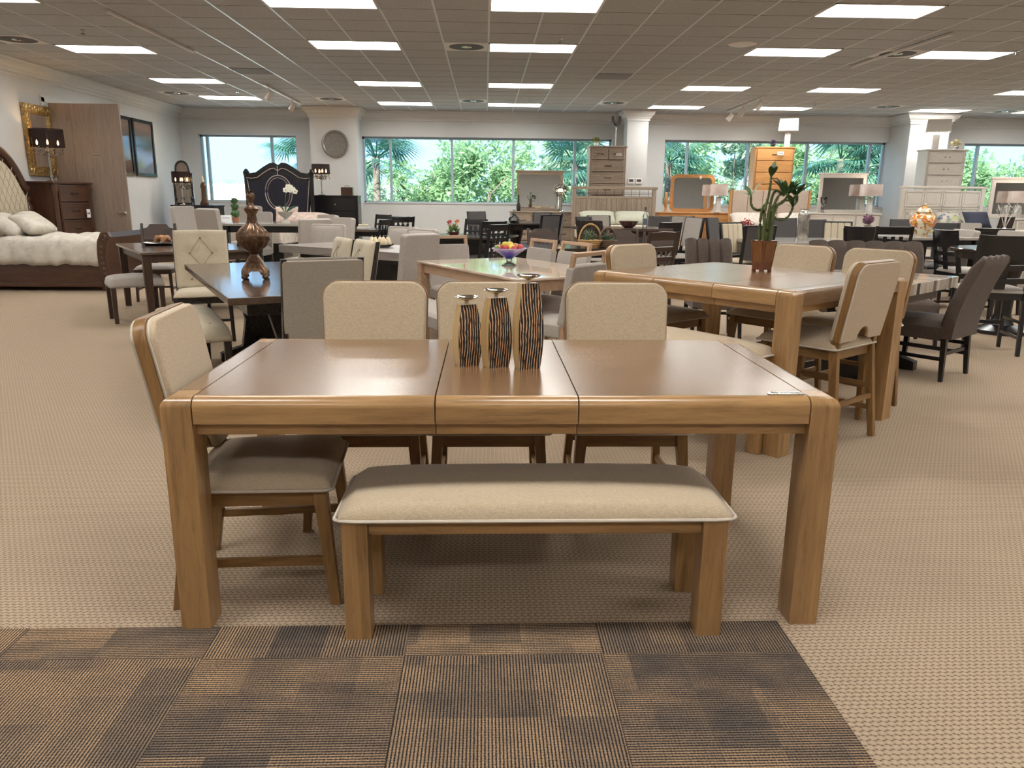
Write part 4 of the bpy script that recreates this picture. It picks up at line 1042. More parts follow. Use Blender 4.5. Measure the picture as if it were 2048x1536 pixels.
# H
table('small_table', 'grey brown table with a small white lidded dish below the clock pillar', (-2.12, 14.5), -10, 1.35, 1.0, .76, .04, brown_top, black_w, 'legs')
GH = 'black ladder chairs at the white dish table'
chair('slats', 767, 15.9, 230, .99, 'small black slatted chair at the far left of the white dish table', GH)
chair('slats', 797, 15.3, 250, .97, 'small black slatted chair at the far right of the white dish table', GH)
chair('slats', 772, 13.8, 160, .95, 'black slatted chair turned left at the near side of the white dish table', GH)
chair('slats', 807, 13.1, 132, 1.02, 'black slatted chair with pale slots right of the white dish table', GH)
# I
table('black_table', 'glossy black table reflecting the window, with a potted flower plant', (-.52, 12.3), -15, 1.9, 1.1, .76, .035, dark_gloss, black_w, 'box')
GI = 'black slat back chairs around the potted flower table'
chair('slats', 952, 12.8, 233, 1.0, 'black slat chair right behind the potted flowers', GI)
chair('slats', 988, 11.7, 122, 1.0, 'black slat chair half hidden between the two black tables', GI)
chair('slats', 999, 10.4, 142, 1.0, 'largest black slat back chair behind the fruit bowl', GI)
# J
table('counter_table', 'round tall black table with glass decanter in front of the grey washed dresser', (.56, 14.2), 0, 1.5, 1.5, .91, .04, dark_gloss, black_w, 'round double ped')
GJ = 'black framed chairs with charcoal pads around the decanter table'
chair('pad', 953, 15.5, -60, 1.06, 'charcoal padded chair at the far left of the decanter table', GJ)
chair('pad', 1084, 15.7, 235, 1.05, 'charcoal padded chair at the far right of the decanter table', GJ)
chair('pad', 1101, 13.0, 123, 1.06, 'charcoal padded chair at the near right of the decanter table', GJ)
chair('pad', 1124, 13.6, 170, 1.07, 'charcoal padded chair turned sideways beside the grey washed bed', GJ)
# P
table('pub_table', 'dark table behind the marble table holding two wicker baskets', (1.18, 9.7), 8, 1.75, 1.0, .76, .035, dark_gloss, black_w, 'legs')
GP = 'dark brown wooden chairs around the basket table'
chair('crest', 1085, 10.9, -80, .93, 'dark brown wooden chair behind the left of the basket table', GP)
chair('crest', 1246, 10.7, 262, .93, 'dark brown open back chair right of the wicker baskets', GP)
chair('crest', 1318, 10.6, 240, .90, 'dark brown open back chair behind the ladder chair', GP)
chair('ladder', 1328, 8.3, 123, .95, 'near dark ladder back chair right of the beige counter chair', GP)
# K
table('counter_table', 'tall brown oval table with dark bowl and bottle before the grey washed bed', (2.10, 12.0), 5, 1.35, 1.0, .91, .04, brown_top, brown_dark('x'), 'trestle')
GK = 'chairs around the brown bowl and bottle table'
chair('solid', 1168, 12.9, -41, 1.05, 'black chair back at the far left of the bowl and bottle table', GK)
chair('solid', 1180, 11.4, 43, 1.03, 'black rounded panel chair behind the wicker basket handle', GK)
chair('padcream', 1197, 14.2, -80, 1.03, 'beige pad chair in front of the left bed pillow', GK)
chair('solid', 1341, 11.8, 121, 1.0, 'black rounded panel chair right of the bottle', GK)
chair('pad', 1319, 13.9, 250, 1.03, 'charcoal chair behind the bottle at the right', GK)
G9 = 'tall cream chairs with black sides near the honey dresser'
chair('padcream', 1388, 12.3, 205, 1.05, 'tall cream chair with black sides seen at an angle before the honey dresser', G9)
chair('padcream', 1364, 14.6, 250, 1.02, 'cream chair with black frame partly behind the tall angled cream chair', G9)
# L
table('oval_table', 'pale topped table with a silver vase behind the bamboo plant', (5.0, 11.6), 0, 2.2, 1.5, .76, .05, pale_stone, black_w, 'box')
GL = 'cream channel back chairs around the silver vase table'
chair('channel', 1463, 11.9, -62, 1.0, 'cream channel back chair at the left end of the silver vase table', GL)
chair('channel', 1675, 12.9, 258, 1.0, 'cream channel back chair behind the silver vase table', GL)
chair('pad', 1424, 13.3, -44, 1.03, 'charcoal chair with grey back left of the cream channel chair', 'dark chairs around the silver vase table')
chair('pad', 1521, 9.7, 95, 1.02, 'black chair back directly behind the bamboo pot', 'dark chairs around the silver vase table')
chair('pad', 1569, 13.4, 265, 1.03, 'grey chair with black top between the bamboo and the silver vase', 'dark chairs around the silver vase table')
chair('pad', 1628, 13.8, 262, 1.0, 'charcoal chair behind the silver vase', 'dark chairs around the silver vase table')
# N and the velvet seats
table('marble_table', 'striped marble table with dark bands right of the bamboo plant table', (3.06, 5.98), 41, 1.2, .9, .76, .085, marble_stripe(), black_w, 'trestle')
GV = 'brown velvet channel back chairs'
chair('velvet', 1422, 7.8, -95, .96, 'brown velvet channel chair behind the left of the bamboo plant table', GV)
v = _made['velvet']
dup(v, (3.70 + .30 * math.cos(R(127)), 5.66 + .30 * math.sin(R(127)), 0), R(37), 'brown velvet chair with black legs standing alone right of the bamboo plant table', GV, 1.0)
r = thing('velvet_bench', 'long brown velvet channel back bench behind the beige counter chairs', 'bench', (3.74, 7.25, 0), R(170)); legs4(r, 1.08, .5, .33, black_w)
bm = nb(); box(bm, (0, 0, .36), (1.08, .5, .10), .012); cushion(bm, 1.08, .5, .055, .40, .022, 12, pw=8); obj('seat', bm, velvet, r, 60)
bm = nb(); curved_back(bm, 1.08, .5, .34, .96, .11, .25, 6); obj('backrest', bm, velvet, r, 60)
# M
table('counter_table', 'tall black table with tan top holding the painted ginger jar', (5.62, 9.95), 8, 1.1, 1.1, .91, .035, pale_stone, black_w, 'legs', lw=.10)
GM = 'tall black wooden stools around the ginger jar table'
chair('panel', 1743, 9.9, 30, 1.02, 'tall black stool turned sideways left of the ginger jar', GM, -.14)
chair('slats', 1790, 9.2, 85, 1.05, 'black slat back chair with pale gaps just left of the ginger jar', GM)
chair('slats', 1886, 11.0, 250, 1.05, 'black slat back chair behind the ginger jar', GM)
chair('panel', 1893, 8.9, 0, 1.02, 'tall black ladder stool with glossy panels beside the ginger jar, toward the round table', GM)
table('round_table', 'small round black table with shiny top right of the ginger jar', (7.3, 11.4), 0, 1.2, 1.2, .80, .035, dark_gloss, black_w, 'round double ped', 'round table')
table('round_table', 'round tall black table partly behind the big black stool', (5.45, 7.8), 0, 1.15, 1.1, .88, .035, dark_gloss, black_w, 'round double ped', 'round table')
chair('panel', 2024, 6.55, 75, 1.06, 'big tall black stool seen from behind at the right picture edge', GM)
chair('pad', 1783, 13.2, 250, 1.03, 'grey chair back below the white dresser lamp', 'far right chairs near the white bed', .2)
chair('parsons', 1931, 12.7, 240, 1.0, 'small pale chair in front of the floral bed', 'far right chairs near the white bed')
chair('solid', 1991, 10.2, 60, 1.0, 'black curved chair back in front of the floral bed', 'far right chairs near the white bed')
chair('parsons', 2036, 9.3, 200, 1.0, 'pale upholstered chair at the right edge by the round tables', 'far right chairs near the white bed')
chair('parsons', 1932, 9.9, 180, .99, 'pale upholstered chair right of the ginger jar table', 'far right chairs near the white bed')
chair('solid', 2012, 13.2, 120, 1.1, 'small black chair before the white dresser at the right edge', 'far right chairs near the white bed')
# ================================================================ bedroom sets along the windows and the left wall (fronts face local -y)
def chest(name, label, cat, loc, rot, W, D, H, rows, wm, pull='bar', over=.02, pull_m=None, z0=0.08, inset=True, tag_at=None, pilaster=0.0):
    r = thing(name, label, cat, loc, R(rot)); pull_m = pull_m or dark_metal
    bm = nb(); box(bm, (0, .01, (H + z0) / 2 - .015), (W, D - .02, H - z0 - .03), .004); obj('body', bm, wm('z'), r)
    bm = nb(); box(bm, (0, 0, H - .018), (W + over * 2, D + over, .036), .008); obj('top', bm, wm('x'), r)
    bm = nb(); box(bm, (0, .0, z0 / 2), (W + .01, D - .01, z0), .006); obj('plinth', bm, wm('x'), r)
    if pilaster:
        for sx in (-1, 1):
            bm = nb(); lathe(bm, [(.045, z0), (.05, z0 + .05), (.035, z0 + .1), (.04, H * .5), (.035, H - .2), (.055, H - .12), (.05, H - .04)], 12, (sx * (W / 2 - .03), -D / 2 + .02, 0), lobes=6, amp=.08); obj('pilaster', bm, wm('z'), r)
    n = len(rows); hh = (H - z0 - .05) / n; mg = .035 + pilaster
    for k, cnt in enumerate(rows):
        z = H - .045 - hh * (k + .5); w_ = (W - 2 * mg) / cnt
        for q in range(cnt):
            cx = -W / 2 + mg + w_ * (q + .5)
            bm = nb(); box(bm, (cx, -D / 2 - .004, z), (w_ - .012, .022, hh - .016), .006, 2); 
            if inset:
                for sx in (-1, 1): box(bm, (cx + sx * (w_ / 2 - .028), -D / 2 - .018, z), (.026, .012, hh - .03), .004)
                for sz in (-1, 1): box(bm, (cx, -D / 2 - .018, z + sz * (hh / 2 - .024)), (w_ - .04, .012, .022), .004)
            f = obj('drawer', bm, wm('x'), r)
            bm = nb()
            if pull == 'bar':
                tube(bm, [(cx - .07, -D / 2 - .012, z), (cx - .06, -D / 2 - .042, z), (cx + .06, -D / 2 - .042, z), (cx + .07, -D / 2 - .012, z)], .007, 8)
                for sx in (-1, 1): sphere(bm, (cx + sx * .065, -D / 2 - .03, z), .013, u=8, v=6)
            elif pull == 'slot': box(bm, (cx, -D / 2 - .016, z), (.15, .012, .014), .003)
            else:
                for sx in ((-1, 1) if pull == 'knobs' else (0,)): lathe(bm, [(.005, 0), (.006, .015), (.016, .022), (.014, .032), (0, .034)], 12, M_=Matrix.Translation((cx + sx * .05, -D / 2 - .010, z)) @ Matrix.Rotation(R(90), 4, 'X'))
            obj('handle' if pull in ('bar', 'slot') else 'knob', bm, pull_m, f)
    if tag_at:
        bm = nb(); box(bm, (tag_at[0], -D / 2 - .052, tag_at[1]), (tag_at[2], .003, tag_at[3])); s_ = obj('price_tag', bm, paper, r)
        bm = nb()
        for k in range(4): box(bm, (tag_at[0] - tag_at[2] * .3 + k * tag_at[2] * .2, -D / 2 - .0545, tag_at[1]), (tag_at[2] * .13, .001, tag_at[3] * .22))
        obj('print', bm, ink, s_)
    return r
def mirror(name, label, loc, rot, W, H, wm, fw=.07, rad=.0, th=.04, lean=0.0, crownp=0.0, arch=False, feet=False):
    r = thing(name, label, 'mirror', loc, R(rot))
    M_ = Matrix.Rotation(R(-lean), 4, 'X')
    if arch:
        def arc(w, h, k):
            w2 = w / 2; sh = h * .72
            return [(-w2, k), (w2, k), (w2, sh), (w2 * .78, sh), (w2 * .72, sh + (h - sh) * .4)] + [(w2 * .72 * math.cos(R(a)), sh + (h - sh) * .4 + (h - sh) * .6 * math.sin(R(a))) for a in range(15, 166, 15)] + [(-w2 * .72, sh + (h - sh) * .4), (-w2 * .78, sh), (-w2, sh)]
        o_, i_ = arc(W, H, 0), arc(W - 2 * fw, H - fw, fw)
    else:
        o_ = rrect(W, H, max(rad, .002), 0, H / 2, 5); i_ = rrect(W - 2 * fw, H - 2 * fw, max(rad - fw * .6, .002), 0, H / 2, 5)
    bm = nb(); n = len(o_); vs = []
    for y in (-th / 2, th / 2):
        vs.append(([bm.verts.new((p[0], y, p[1])) for p in o_], [bm.verts.new((p[0], y * .8, p[1])) for p in i_]))
    for k in range(n):
        j = (k + 1) % n
        for (a, b_) in vs: bm.faces.new((a[k], a[j], b_[j], b_[k]))
        bm.faces.new((vs[0][0][k], vs[0][0][j], vs[1][0][j], vs[1][0][k])); bm.faces.new((vs[0][1][k], vs[0][1][j], vs[1][1][j], vs[1][1][k]))
    bmesh.ops.recalc_face_normals(bm, faces=bm.faces); bmesh.ops.transform(bm, matrix=M_, verts=bm.verts)
    obj('frame', bm, wm, r)
    if crownp: bm = nb(); box(bm, (0, 0, H + .015), (W + crownp * 2, th + crownp, .04), .008, 2, M_); obj('cornice', bm, wm, r); bm = nb(); box(bm, (0, 0, .03), (W, th + .03, .07), .006, 2, M_); obj('base_rail', bm, wm, r)
    bm = nb(); prism(bm, i_, -.004, .012, M_); obj('glass', bm, mirror_m, r, 0)
    return r
def pillow(label, loc, rot, w, h, th, mat, group, lean=60, roll=0):
    bm = nb(); M_ = Matrix.Rotation(R(rot), 4, 'Z') @ Matrix.Rotation(R(lean), 4, 'X') @ Matrix.Rotation(R(roll), 4, 'Z')
    n = 12; g = {}
    for j in range(n + 1):
        for i in range(n + 1):
            u, v = -1 + 2 * i / n, -1 + 2 * j / n; e = max(0, (1 - u ** 4) * (1 - v ** 4)) ** .5; pin = 1 - .08 * (abs(u) ** 2 * (1 - abs(v)) + abs(v) ** 2 * (1 - abs(u)))
            for s in (0, 1): g[i, j, s] = bm.verts.new(M_ @ Vector((u * w / 2 * pin, v * h / 2 * pin, (th / 2 * e) * (1 if s else -1))))
    for j in range(n):
        for i in range(n):
            bm.faces.new([g[a, b_, 1] for a, b_ in ((i, j), (i + 1, j), (i + 1, j + 1), (i, j + 1))]); bm.faces.new([g[a, b_, 0] for a, b_ in ((i, j + 1), (i + 1, j + 1), (i + 1, j), (i, j))])
    bmesh.ops.remove_doubles(bm, verts=bm.verts, dist=1e-5)
    return tag(obj('pillow', bm, mat, None, 180, loc=loc), label, 'pillow', group)
def pattern_fabric(name, base, cols, scale):
    mt, t, b = nt(name, .85, .2); v = coords(t); w = N(t, 'ShaderNodeTexVoronoi', Scale=scale); n = N(t, 'ShaderNodeTexNoise', Scale=scale * .6, Detail=3.0); L(t, v, n.inputs['Vector'])
    L(t, mixc(t, .25, v, n.outputs['Color']), w.inputs['Vector'])
    c = ramp(t, w.outputs['Distance'], [(.25, cols[0]), (.45, base), (.9, base)]); c = mixc(t, ramp(t, n.outputs['Fac'], [(.5, (0, 0, 0)), (.62, (1, 1, 1))]), c, cols[1])
    L(t, c, b.inputs['Base Color']); return mt
floral = pattern_fabric('floral_bedding', (.55, .50, .43), [(.14, .17, .24), (.42, .44, .22)], 9)
silk = pattern_fabric('silver_brocade', (.56, .51, .43), [(.48, .45, .41), (.62, .57, .49)], 14)
cream_bed = pattern_fabric('cream_bedding', (.62, .55, .44), [(.52, .45, .35), (.66, .58, .47)], 12)
pink_bed = pattern_fabric('pale_pattern_bedding', (.66, .58, .50), [(.45, .38, .33), (.62, .55, .47)], 14)
def plainw(mat): return lambda ax='x': mat
# ---- grey washed set
p = at(1217, 292, 18.25)
chest('tall_chest', 'tall grey washed chest of drawers behind the grey washed bed', 'chest of drawers', (2.83, 18.45, 0), 0, .84, .45, 2.52, [2, 1, 1, 1, 1, 1, 1, 1, 1], greywash, 'bar', .025, tag_at=(.24, 2.33, .13, .05))
def bed(name, label, loc, rot, W, HH, Ln, wm, hb, bedding, mz=.62):
    r = thing(name, label, 'bed', loc, R(rot)); hb(r, W, HH)
    for sx in (-1, 1): bm = nb(); box(bm, (sx * (W / 2 - .04), -Ln / 2, .28), (.04, Ln, .22), .006); obj('side_rail', bm, wm('y'), r)
    bm = nb(); box(bm, (0, -Ln + .02, .28), (W - .04, .05, .36), .01); obj('footboard', bm, wm('x'), r)
    bm = nb(); box(bm, (0, -Ln / 2 - .02, mz - .16), (W - .12, Ln - .06, .30), .05, 4); obj('mattress', bm, bedding, r, 60)
    return r
def hb_plank(r, W, HH):
    bm = nb(); box(bm, (0, 0, HH - .03), (W + .06, .10, .06), .012); obj('top_rail', bm, greywash('x'), r)
    for sx in (-1, 1): bm = nb(); box(bm, (sx * (W / 2 - .04), 0, HH / 2 - .02), (.08, .07, HH - .04), .006); obj('post', bm, greywash('z'), r)
    bm = nb(); box(bm, (0, 0, HH - .23), (W - .14, .06, .05), .005); obj('rail', bm, greywash('x'), r)
    bm = nb(); box(bm, (0, 0, HH - .13), (W - .14, .008, .008))
    for k in range(9): box(bm, (-W / 2 + .17 + k * (W - .34) / 8, 0, HH - .13), (.008, .008, .15))
    tube(bm, [(-W / 2 + .08, 0, HH - .16), (W / 2 - .08, 0, HH - .16)], .005, 6); obj('metal_grille', bm, dark_metal, r)
    bm = nb(); n = 15; w_ = (W - .16) / n
    for k in range(n): box(bm, (-W / 2 + .08 + w_ * (k + .5), 0, (HH - .25) / 2 + .1), (w_ - .004, .035, HH - .45), .004)
    for q in (-.17, .17): box(bm, (q * W, -.012, (HH - .25) / 2 + .1), (.03, .035, HH - .45), .004)
    obj('panel', bm, greywash('z'), r)
xb = X(1229, 17.3, 373)
bed('panel_bed', 'grey washed plank headboard bed with metal rail and pale bedding', (xb, 17.3, 0), 0, 1.86, 1.60, 2.05, greywash, hb_plank, cream_bed, .80)
for k, (px, lab) in enumerate([(1196, 'left pale green pillow on the grey washed bed'), (1264, 'right pale green pillow on the grey washed bed')]):
    pillow(lab, (X(px, 16.95, 430), 16.95, .93), 0, .80, .42, .2, plain('sage_cloth', (.50, .50, .40), .85), 'pillows on the grey washed bed', 35)
xd = X(1085, 17.75, 425)
chest('dresser', 'grey washed dresser under the square mirror by the long window', 'dresser', (xd, 17.95, 0), 0, 1.45, .48, 1.05, [3, 3, 3], greywash, 'bar', .03)
mirror('dresser_mirror', 'grey washed square framed mirror standing on the grey washed dresser', (X(1080, 17.95, 380), 18.0, 1.05), 0, 1.05, .87, greywash('x'), .06, crownp=.04)
# ---- honey set
chest('tall_chest', 'tall honey coloured wooden chest of drawers between the window panes', 'chest of drawers', (X(1547, 18.75, 295), 18.8, 0), -3, .92, .45, 2.57, [1] * 9, honey, 'slot', .0, inset=False, tag_at=(.11, 2.42, .15, .08))
xd = X(1386, 17.75, 425)
chest('dresser', 'honey wooden dresser under the rounded mirror', 'dresser', (xd, 17.9, 0), 0, 1.62, .48, 1.06, [3, 3, 3], honey, 'slot', .02, inset=False)
mirror('dresser_mirror', 'honey wooden mirror with rounded corners and a small white heart sticker', (X(1386, 17.9, 380), 17.95, 1.06), 0, 1.02, .84, honey('x'), .075, rad=.13)
bm = nb(); sphere(bm, (0, 0, .01), .03, (1, .3, 1), 10, 8); prism(bm, [(-.028, 0), (0, -.04), (.028, 0)], -.006, .006); tag(obj('heart_sticker', bm, white_m, None, 35, loc=(X(1402, 17.9, 355), 17.92, 1.83)), 'small white heart sticker on the honey framed mirror', 'sticker')
def hb_channel(r, W, HH):
    for sx in (-1, 1): bm = nb(); box(bm, (sx * (W / 2 - .02), 0, HH / 2), (.045, .09, HH), .006); obj('post', bm, honey('z'), r)
    bm = nb(); n = 5; w_ = (W - .1) / n
    for k in range(n): box(bm, (-W / 2 + .05 + w_ * (k + .5), -.01, HH / 2 + .1), (w_ - .004, .07, HH - .22), .02, 3)
    obj('upholstered_panel', bm, fabric('blush_fabric', (.50, .40, .32), 300), r, 60)
bed('upholstered_bed', 'honey framed bed with tall pinkish channel headboard', (X(1543, 16.9, 381), 16.95, 0), 0, 1.78, 1.56, 2.05, honey, hb_channel, pink_bed, .75)
for px, lab in ((1497, 'left patterned pillow on the honey bed'), (1590, 'right patterned pillow on the honey bed')):
    pillow(lab, (X(px, 16.5, 430), 16.55, .92), 0, .72, .42, .2, pink_bed, 'pillows on the honey bed', 40)
# ---- white set
wp = plainw(white_paint())
chest('tall_chest', 'tall white painted chest of drawers in front of the corner pillar', 'chest of drawers', (X(1893, 17.8, 297) - .03, 17.9, 0), -4, .86, .48, 2.50, [1] * 9, wp, 'knobs', .03, pull_m=chrome)
def hb_white(r, W, HH):
    bm = nb(); box(bm, (0, 0, HH - .025), (W + .06, .10, .05), .012); obj('top_rail', bm, wp(), r)
    for sx in (-1, 1): bm = nb(); box(bm, (sx * (W / 2 - .04), 0, HH / 2 - .02), (.09, .08, HH - .04), .01); obj('post', bm, wp(), r)
    for j in range(3):
        for k in range(4):
            w_, h_ = (W - .16) / 4, .36; cx, cz = -W / 2 + .08 + w_ * (k + .5), HH - .09 - h_ * (j + .5)
            bm = nb(); box(bm, (cx, 0, cz), (w_, .04, h_))
            for sx in (-1, 1): box(bm, (cx + sx * (w_ / 2 - .025), -.026, cz), (.035, .02, h_ - .02), .006)
            for sz in (-1, 1): box(bm, (cx, -.026, cz + sz * (h_ / 2 - .025)), (w_ - .02, .02, .035), .006)
            box(bm, (cx, -.022, cz), (w_ - .13, .01, h_ - .13), .004)
            obj('panel', bm, wp(), r)
bed('panel_bed', 'white panelled headboard bed with floral bedding', (X(1890, 16.8, 372), 16.85, 0), 0, 1.86, 1.67, 2.05, wp, hb_white, floral, .82)
for px, lab, m_, ln in ((1850, 'left floral pillow on the white panelled bed', floral, 40), (1905, 'middle floral pillow on the white panelled bed', floral, 40), (1943, 'navy blue pillow on the white panelled bed', plain('navy_cloth', (.03, .035, .06), .8), 55)):
    pillow(lab, (X(px, 16.3, 430), 16.4 - (.3 if m_ is not floral else 0), .98), 0, .56, .40, .16, m_, 'pillows on the white panelled bed', ln)
chest('dresser', 'white painted dresser under the white framed mirror', 'dresser', (X(1686, 17.15, 425), 17.3, 0), 0, 1.62, .48, 1.08, [3, 3, 3], wp, 'knobs', .03, pull_m=chrome)
mirror('dresser_mirror', 'white framed mirror standing on the white dresser between two palms', (X(1690, 17.2, 385), 17.35, 1.08), 0, 1.05, .83, wp(), .07, crownp=.03)
chest('dresser', 'second white dresser at the right picture edge', 'dresser', (X(2040, 15.9, 430) + .55, 15.9, 0), 0, 1.6, .48, 1.02, [3, 3, 3], wp, 'knobs', .03, pull_m=chrome)
mirror('dresser_mirror', 'white framed mirror at the right picture edge beside the white bed', (X(2030, 15.9, 390) + .3, 16.05, 1.02), -8, 1.35, .80, wp(), .08, crownp=.03)
# ---- black set
def hb_black(r, W, HH):
    def prof(k):
        w2 = W / 2; pts = [(-w2 * .80, .3), (-w2 * .86, .9), (-w2 * 1.0, HH - .28), (-w2 * 1.03, HH - .20), (-w2 * .9, HH - .22), (-w2 * .68, HH - .20), (-w2 * .45, HH - .09), (-w2 * .25, HH - .01), (-w2 * .12, HH + .005), (0, HH - .05)]
        pts = [(x * k, .3 + (z - .3) * k) for x, z in pts]; return pts + [(-x, z) for x, z in pts[-2::-1]]
    bm = nb(); prism(bm, prof(1.0)[::-1], -.035, .035, None, .008); obj('headboard_frame', bm, black_w, r)
    bm = nb(); prism(bm, prof(.88)[::-1], -.06, -.03, None, .012); b = obj('headboard_pad', bm, black_f, r, 60)
    sil = plain('silver_line', (.40, .34, .31), .35, metal=.6)
    bm = nb(); tube(bm, [(x, -.045, z) for x, z in prof(.93)], .010, 6)
    tube(bm, [(.29 * math.cos(a * math.pi / 16), -.062, HH - .62 + .36 * math.sin(a * math.pi / 16)) for a in range(32)], .012, 6, closed=True)
    tube(bm, [(.24 * math.cos(a * math.pi / 16), -.062, HH - .62 + .31 * math.sin(a * math.pi / 16)) for a in range(32)], .007, 6, closed=True)
    tube(bm, [(0, -.06, HH - .27), (0, -.055, HH - .07)], .010, 6)
    obj('silver_trim', bm, sil, b)
    bm = nb()
    for i in range(-3, 4):
        for j in range(6):
            x, z = i * .17 + (.085 if j % 2 else 0), .75 + j * .15
            if abs(x) < W * .4 and z < HH - .35 + .2 * (1 - abs(x) / (W / 2)): sphere(bm, (x, -.062, z), .012, (1, .5, 1), 8, 6)
    obj('tufting', bm, black_f, b)
    for sx in (-1, 1): bm = nb(); lathe(bm, [(.05, 0), (.055, .3), (.04, .9), (.05, HH - .3), (.07, HH - .2), (.03, HH - .14), (0, HH - .12)], 14, (sx * W / 2 * .98, 0, 0)); obj('post', bm, black_w, r)
bed('tufted_bed', 'black bed with curved tufted headboard and silver trim before the left window', (X(556, 16.9, 350), 16.95, 0), -4, 1.42, 2.02, 2.05, plainw(black_w), hb_black, pink_bed, .72)
stripe = plain('striped_pillow', (.56, .43, .36), .8, noise=.30, scale=18)
pillow('pink striped pillow leaning on the black bed', (X(566, 16.0, 425), 16.3, .95), 10, .46, .42, .12, stripe, 'pillows on the black bed', 55)
pillow('flat pink striped pillow at the right of the black bed', (X(612, 15.8, 440), 15.9, .90), 0, .8, .5, .16, stripe, 'pillows on the black bed', 18)
chest('black_chest', 'black chest with chrome knobs below the clock', 'chest of drawers', (X(670, 17.75, 392), 18.0, 0), 0, 1.0, .48, 1.36, [1, 1, 1, 1], plainw(black_w), 'knob', .01, pull_m=chrome, inset=True)
chest('dresser', 'black dresser in the left corner below the arched mirror', 'dresser', (X(392, 17.9, 408) + .02, 17.95, 0), -10, 1.0, .48, 1.12, [2, 2, 2], plainw(black_w), 'knobs', .02, pull_m=chrome)
mirror('arched_mirror', 'small black arched mirror with silver edge in the left corner', (X(367, 18.0, 380), 18.02, 1.12), 8, .42, .97, black_w, .045, arch=True)
# ---- big mahogany bed, left
bx, by, bw_, hz = -7.28, 11.85, 1.55, 2.0
r = thing('sleigh_bed', 'dark carved sleigh bed with tufted cream headboard at the left edge', 'bed', (bx, by, 0), 0)
def archy(y, w, zs, zt):      # height of the arched headboard at distance y from the centre
    f = abs(y) / (w / 2); return zs + (zt - zs) * (1 - f ** 2.2) if f < .86 else zs + (zt - zs) * (1 - .86 ** 2.2) * (1 - (f - .86) / .14 * .25)
n = 24; ys_ = [-bw_ / 2 + bw_ * k / n for k in range(n + 1)]
bm = nb(); o_ = [(y, archy(y, bw_ + .1, 1.22, hz)) for y in ys_]; prism(bm, [(-bw_ / 2, .3)] + [(bw_ / 2, .3)] + [(y, z) for y, z in o_[::-1]], -.02, .05, None, 0, 'yz'); obj('headboard', bm, mahog('z'), r, 30)
bm = nb(); tube(bm, [(.06, y, z) for y, z in o_], .062, 10); obj('headboard_rim', bm, mahog('y'), r, 60)
bm = nb(); i_ = [(y * .88, .35 + (z - .35) * .90) for y, z in o_]; prism(bm, [(-bw_ * .44, .4), (bw_ * .44, .4)] + i_[::-1], .04, .11, None, .02, 'yz')
hp = obj('headboard_pad', bm, cream_f, r, 60)
bm = nb()
for j in range(9):
    for k in range(-5, 6):
        y, z = k * .13 + (.065 if j % 2 else 0), .8 + j * .115
        if abs(y) < bw_ * .42 and z < .35 + (archy(y / .88, bw_ + .1, 1.22, hz) - .35) * .9 - .05:
            sphere(bm, (.112, y, z), .014, (.5, 1, 1), 8, 6)
            for s_ in (-1, 1): tube(bm, [(.112, y, z), (.114, y + s_ * .065, z + .115)], .004, 4)
obj('tufting', bm, plain('tuft_fold', (.40, .335, .24), .9), hp)
for sy in (-1, 1):
    bm = nb(); lathe(bm, [(.07, 0), (.08, .1), (.06, .3), (.07, .9), (.085, 1.12), (.05, 1.2), (.07, 1.28), (0, 1.33)], 16, (.03, sy * (bw_ / 2 + .02), 0)); obj('post', bm, mahog('z'), r)
    bm = nb(); box(bm, (.95, sy * (bw_ / 2 + .02), .24), (1.85, .05, .34), .01); box(bm, (.95, sy * (bw_ / 2 + .03), .09), (1.85, .07, .07), .012); obj('side_rail', bm, mahog('x'), r)
    bm = nb(); fx = 1.92
    pr = [(fx - .05, .02), (fx + .07, .02), (fx + .05, .2), (fx + .02, .45), (fx + .06, .66), (fx + .13, .76), (fx + .10, .83), (fx + .0, .82), (fx - .06, .70), (fx - .08, .45), (fx - .05, .2)]
    prism(bm, pr, sy * (bw_ / 2 + .0), sy * (bw_ / 2 + .09), None, .012); c_ = obj('foot_post', bm, mahog('z'), r)
    bm = nb(); tube(bm, [(fx + .05 + .045 * (1 - a / 20) * math.cos(a * .55), sy * (bw_ / 2 + (.095 if sy > 0 else .095)), .74 + .045 * (1 - a / 20) * math.sin(a * .55)) for a in range(18)], .009, 6)
    for k in range(7): sphere(bm, (fx - .01 + .01 * math.sin(k), sy * (bw_ / 2 + .09), .16 + k * .075), .03, (.9, .4, 1), 8, 6)
    obj('carving', bm, mahog('x'), c_)['kind'] = 'stuff'
bm = nb(); pr = [(fx - .03, .12), (fx + .03, .12), (fx + .0, .45), (fx + .05, .66), (fx + .11, .75), (fx + .09, .82), (fx + .01, .81), (fx - .05, .69), (fx - .05, .4)]
prism(bm, pr, -bw_ / 2, bw_ / 2, None, .008); obj('footboard', bm, mahog('y'), r)
bm = nb(); box(bm, (.98, 0, .52), (1.78, bw_ - .06, .28), .05, 4); obj('mattress', bm, cream_bed, r, 60)
bm = nb(); n = 40; g = {}
for j in range(n + 1):
    for i in range(n + 1):
        u, v = i / n, -1 + 2 * j / n; x = .35 + 1.50 * u
        w_ = bw_ / 2 + .055; s = abs(v); top = min(1, s / .80)
        y = math.copysign(top * w_, v) if s > 0 else 0; drop = max(0, (s - .80) / .20)
        wr = .012 * math.sin(x * 9 + y * 6) + .010 * math.sin(x * 21 - y * 3 + 1) + .008 * math.sin(x * 34 + y * 9)
        z = .745 - .05 * top ** 8 - .33 * drop + wr * (1 - drop * .3); y += math.copysign(.05 * math.sin(drop * 2.6) + .018 * math.sin(x * 26) * drop, v)
        g[i, j] = bm.verts.new((x, y, z))
for j in range(n):
    for i in range(n): bm.faces.new([g[a] for a in ((i, j), (i + 1, j), (i + 1, j + 1), (i, j + 1))])
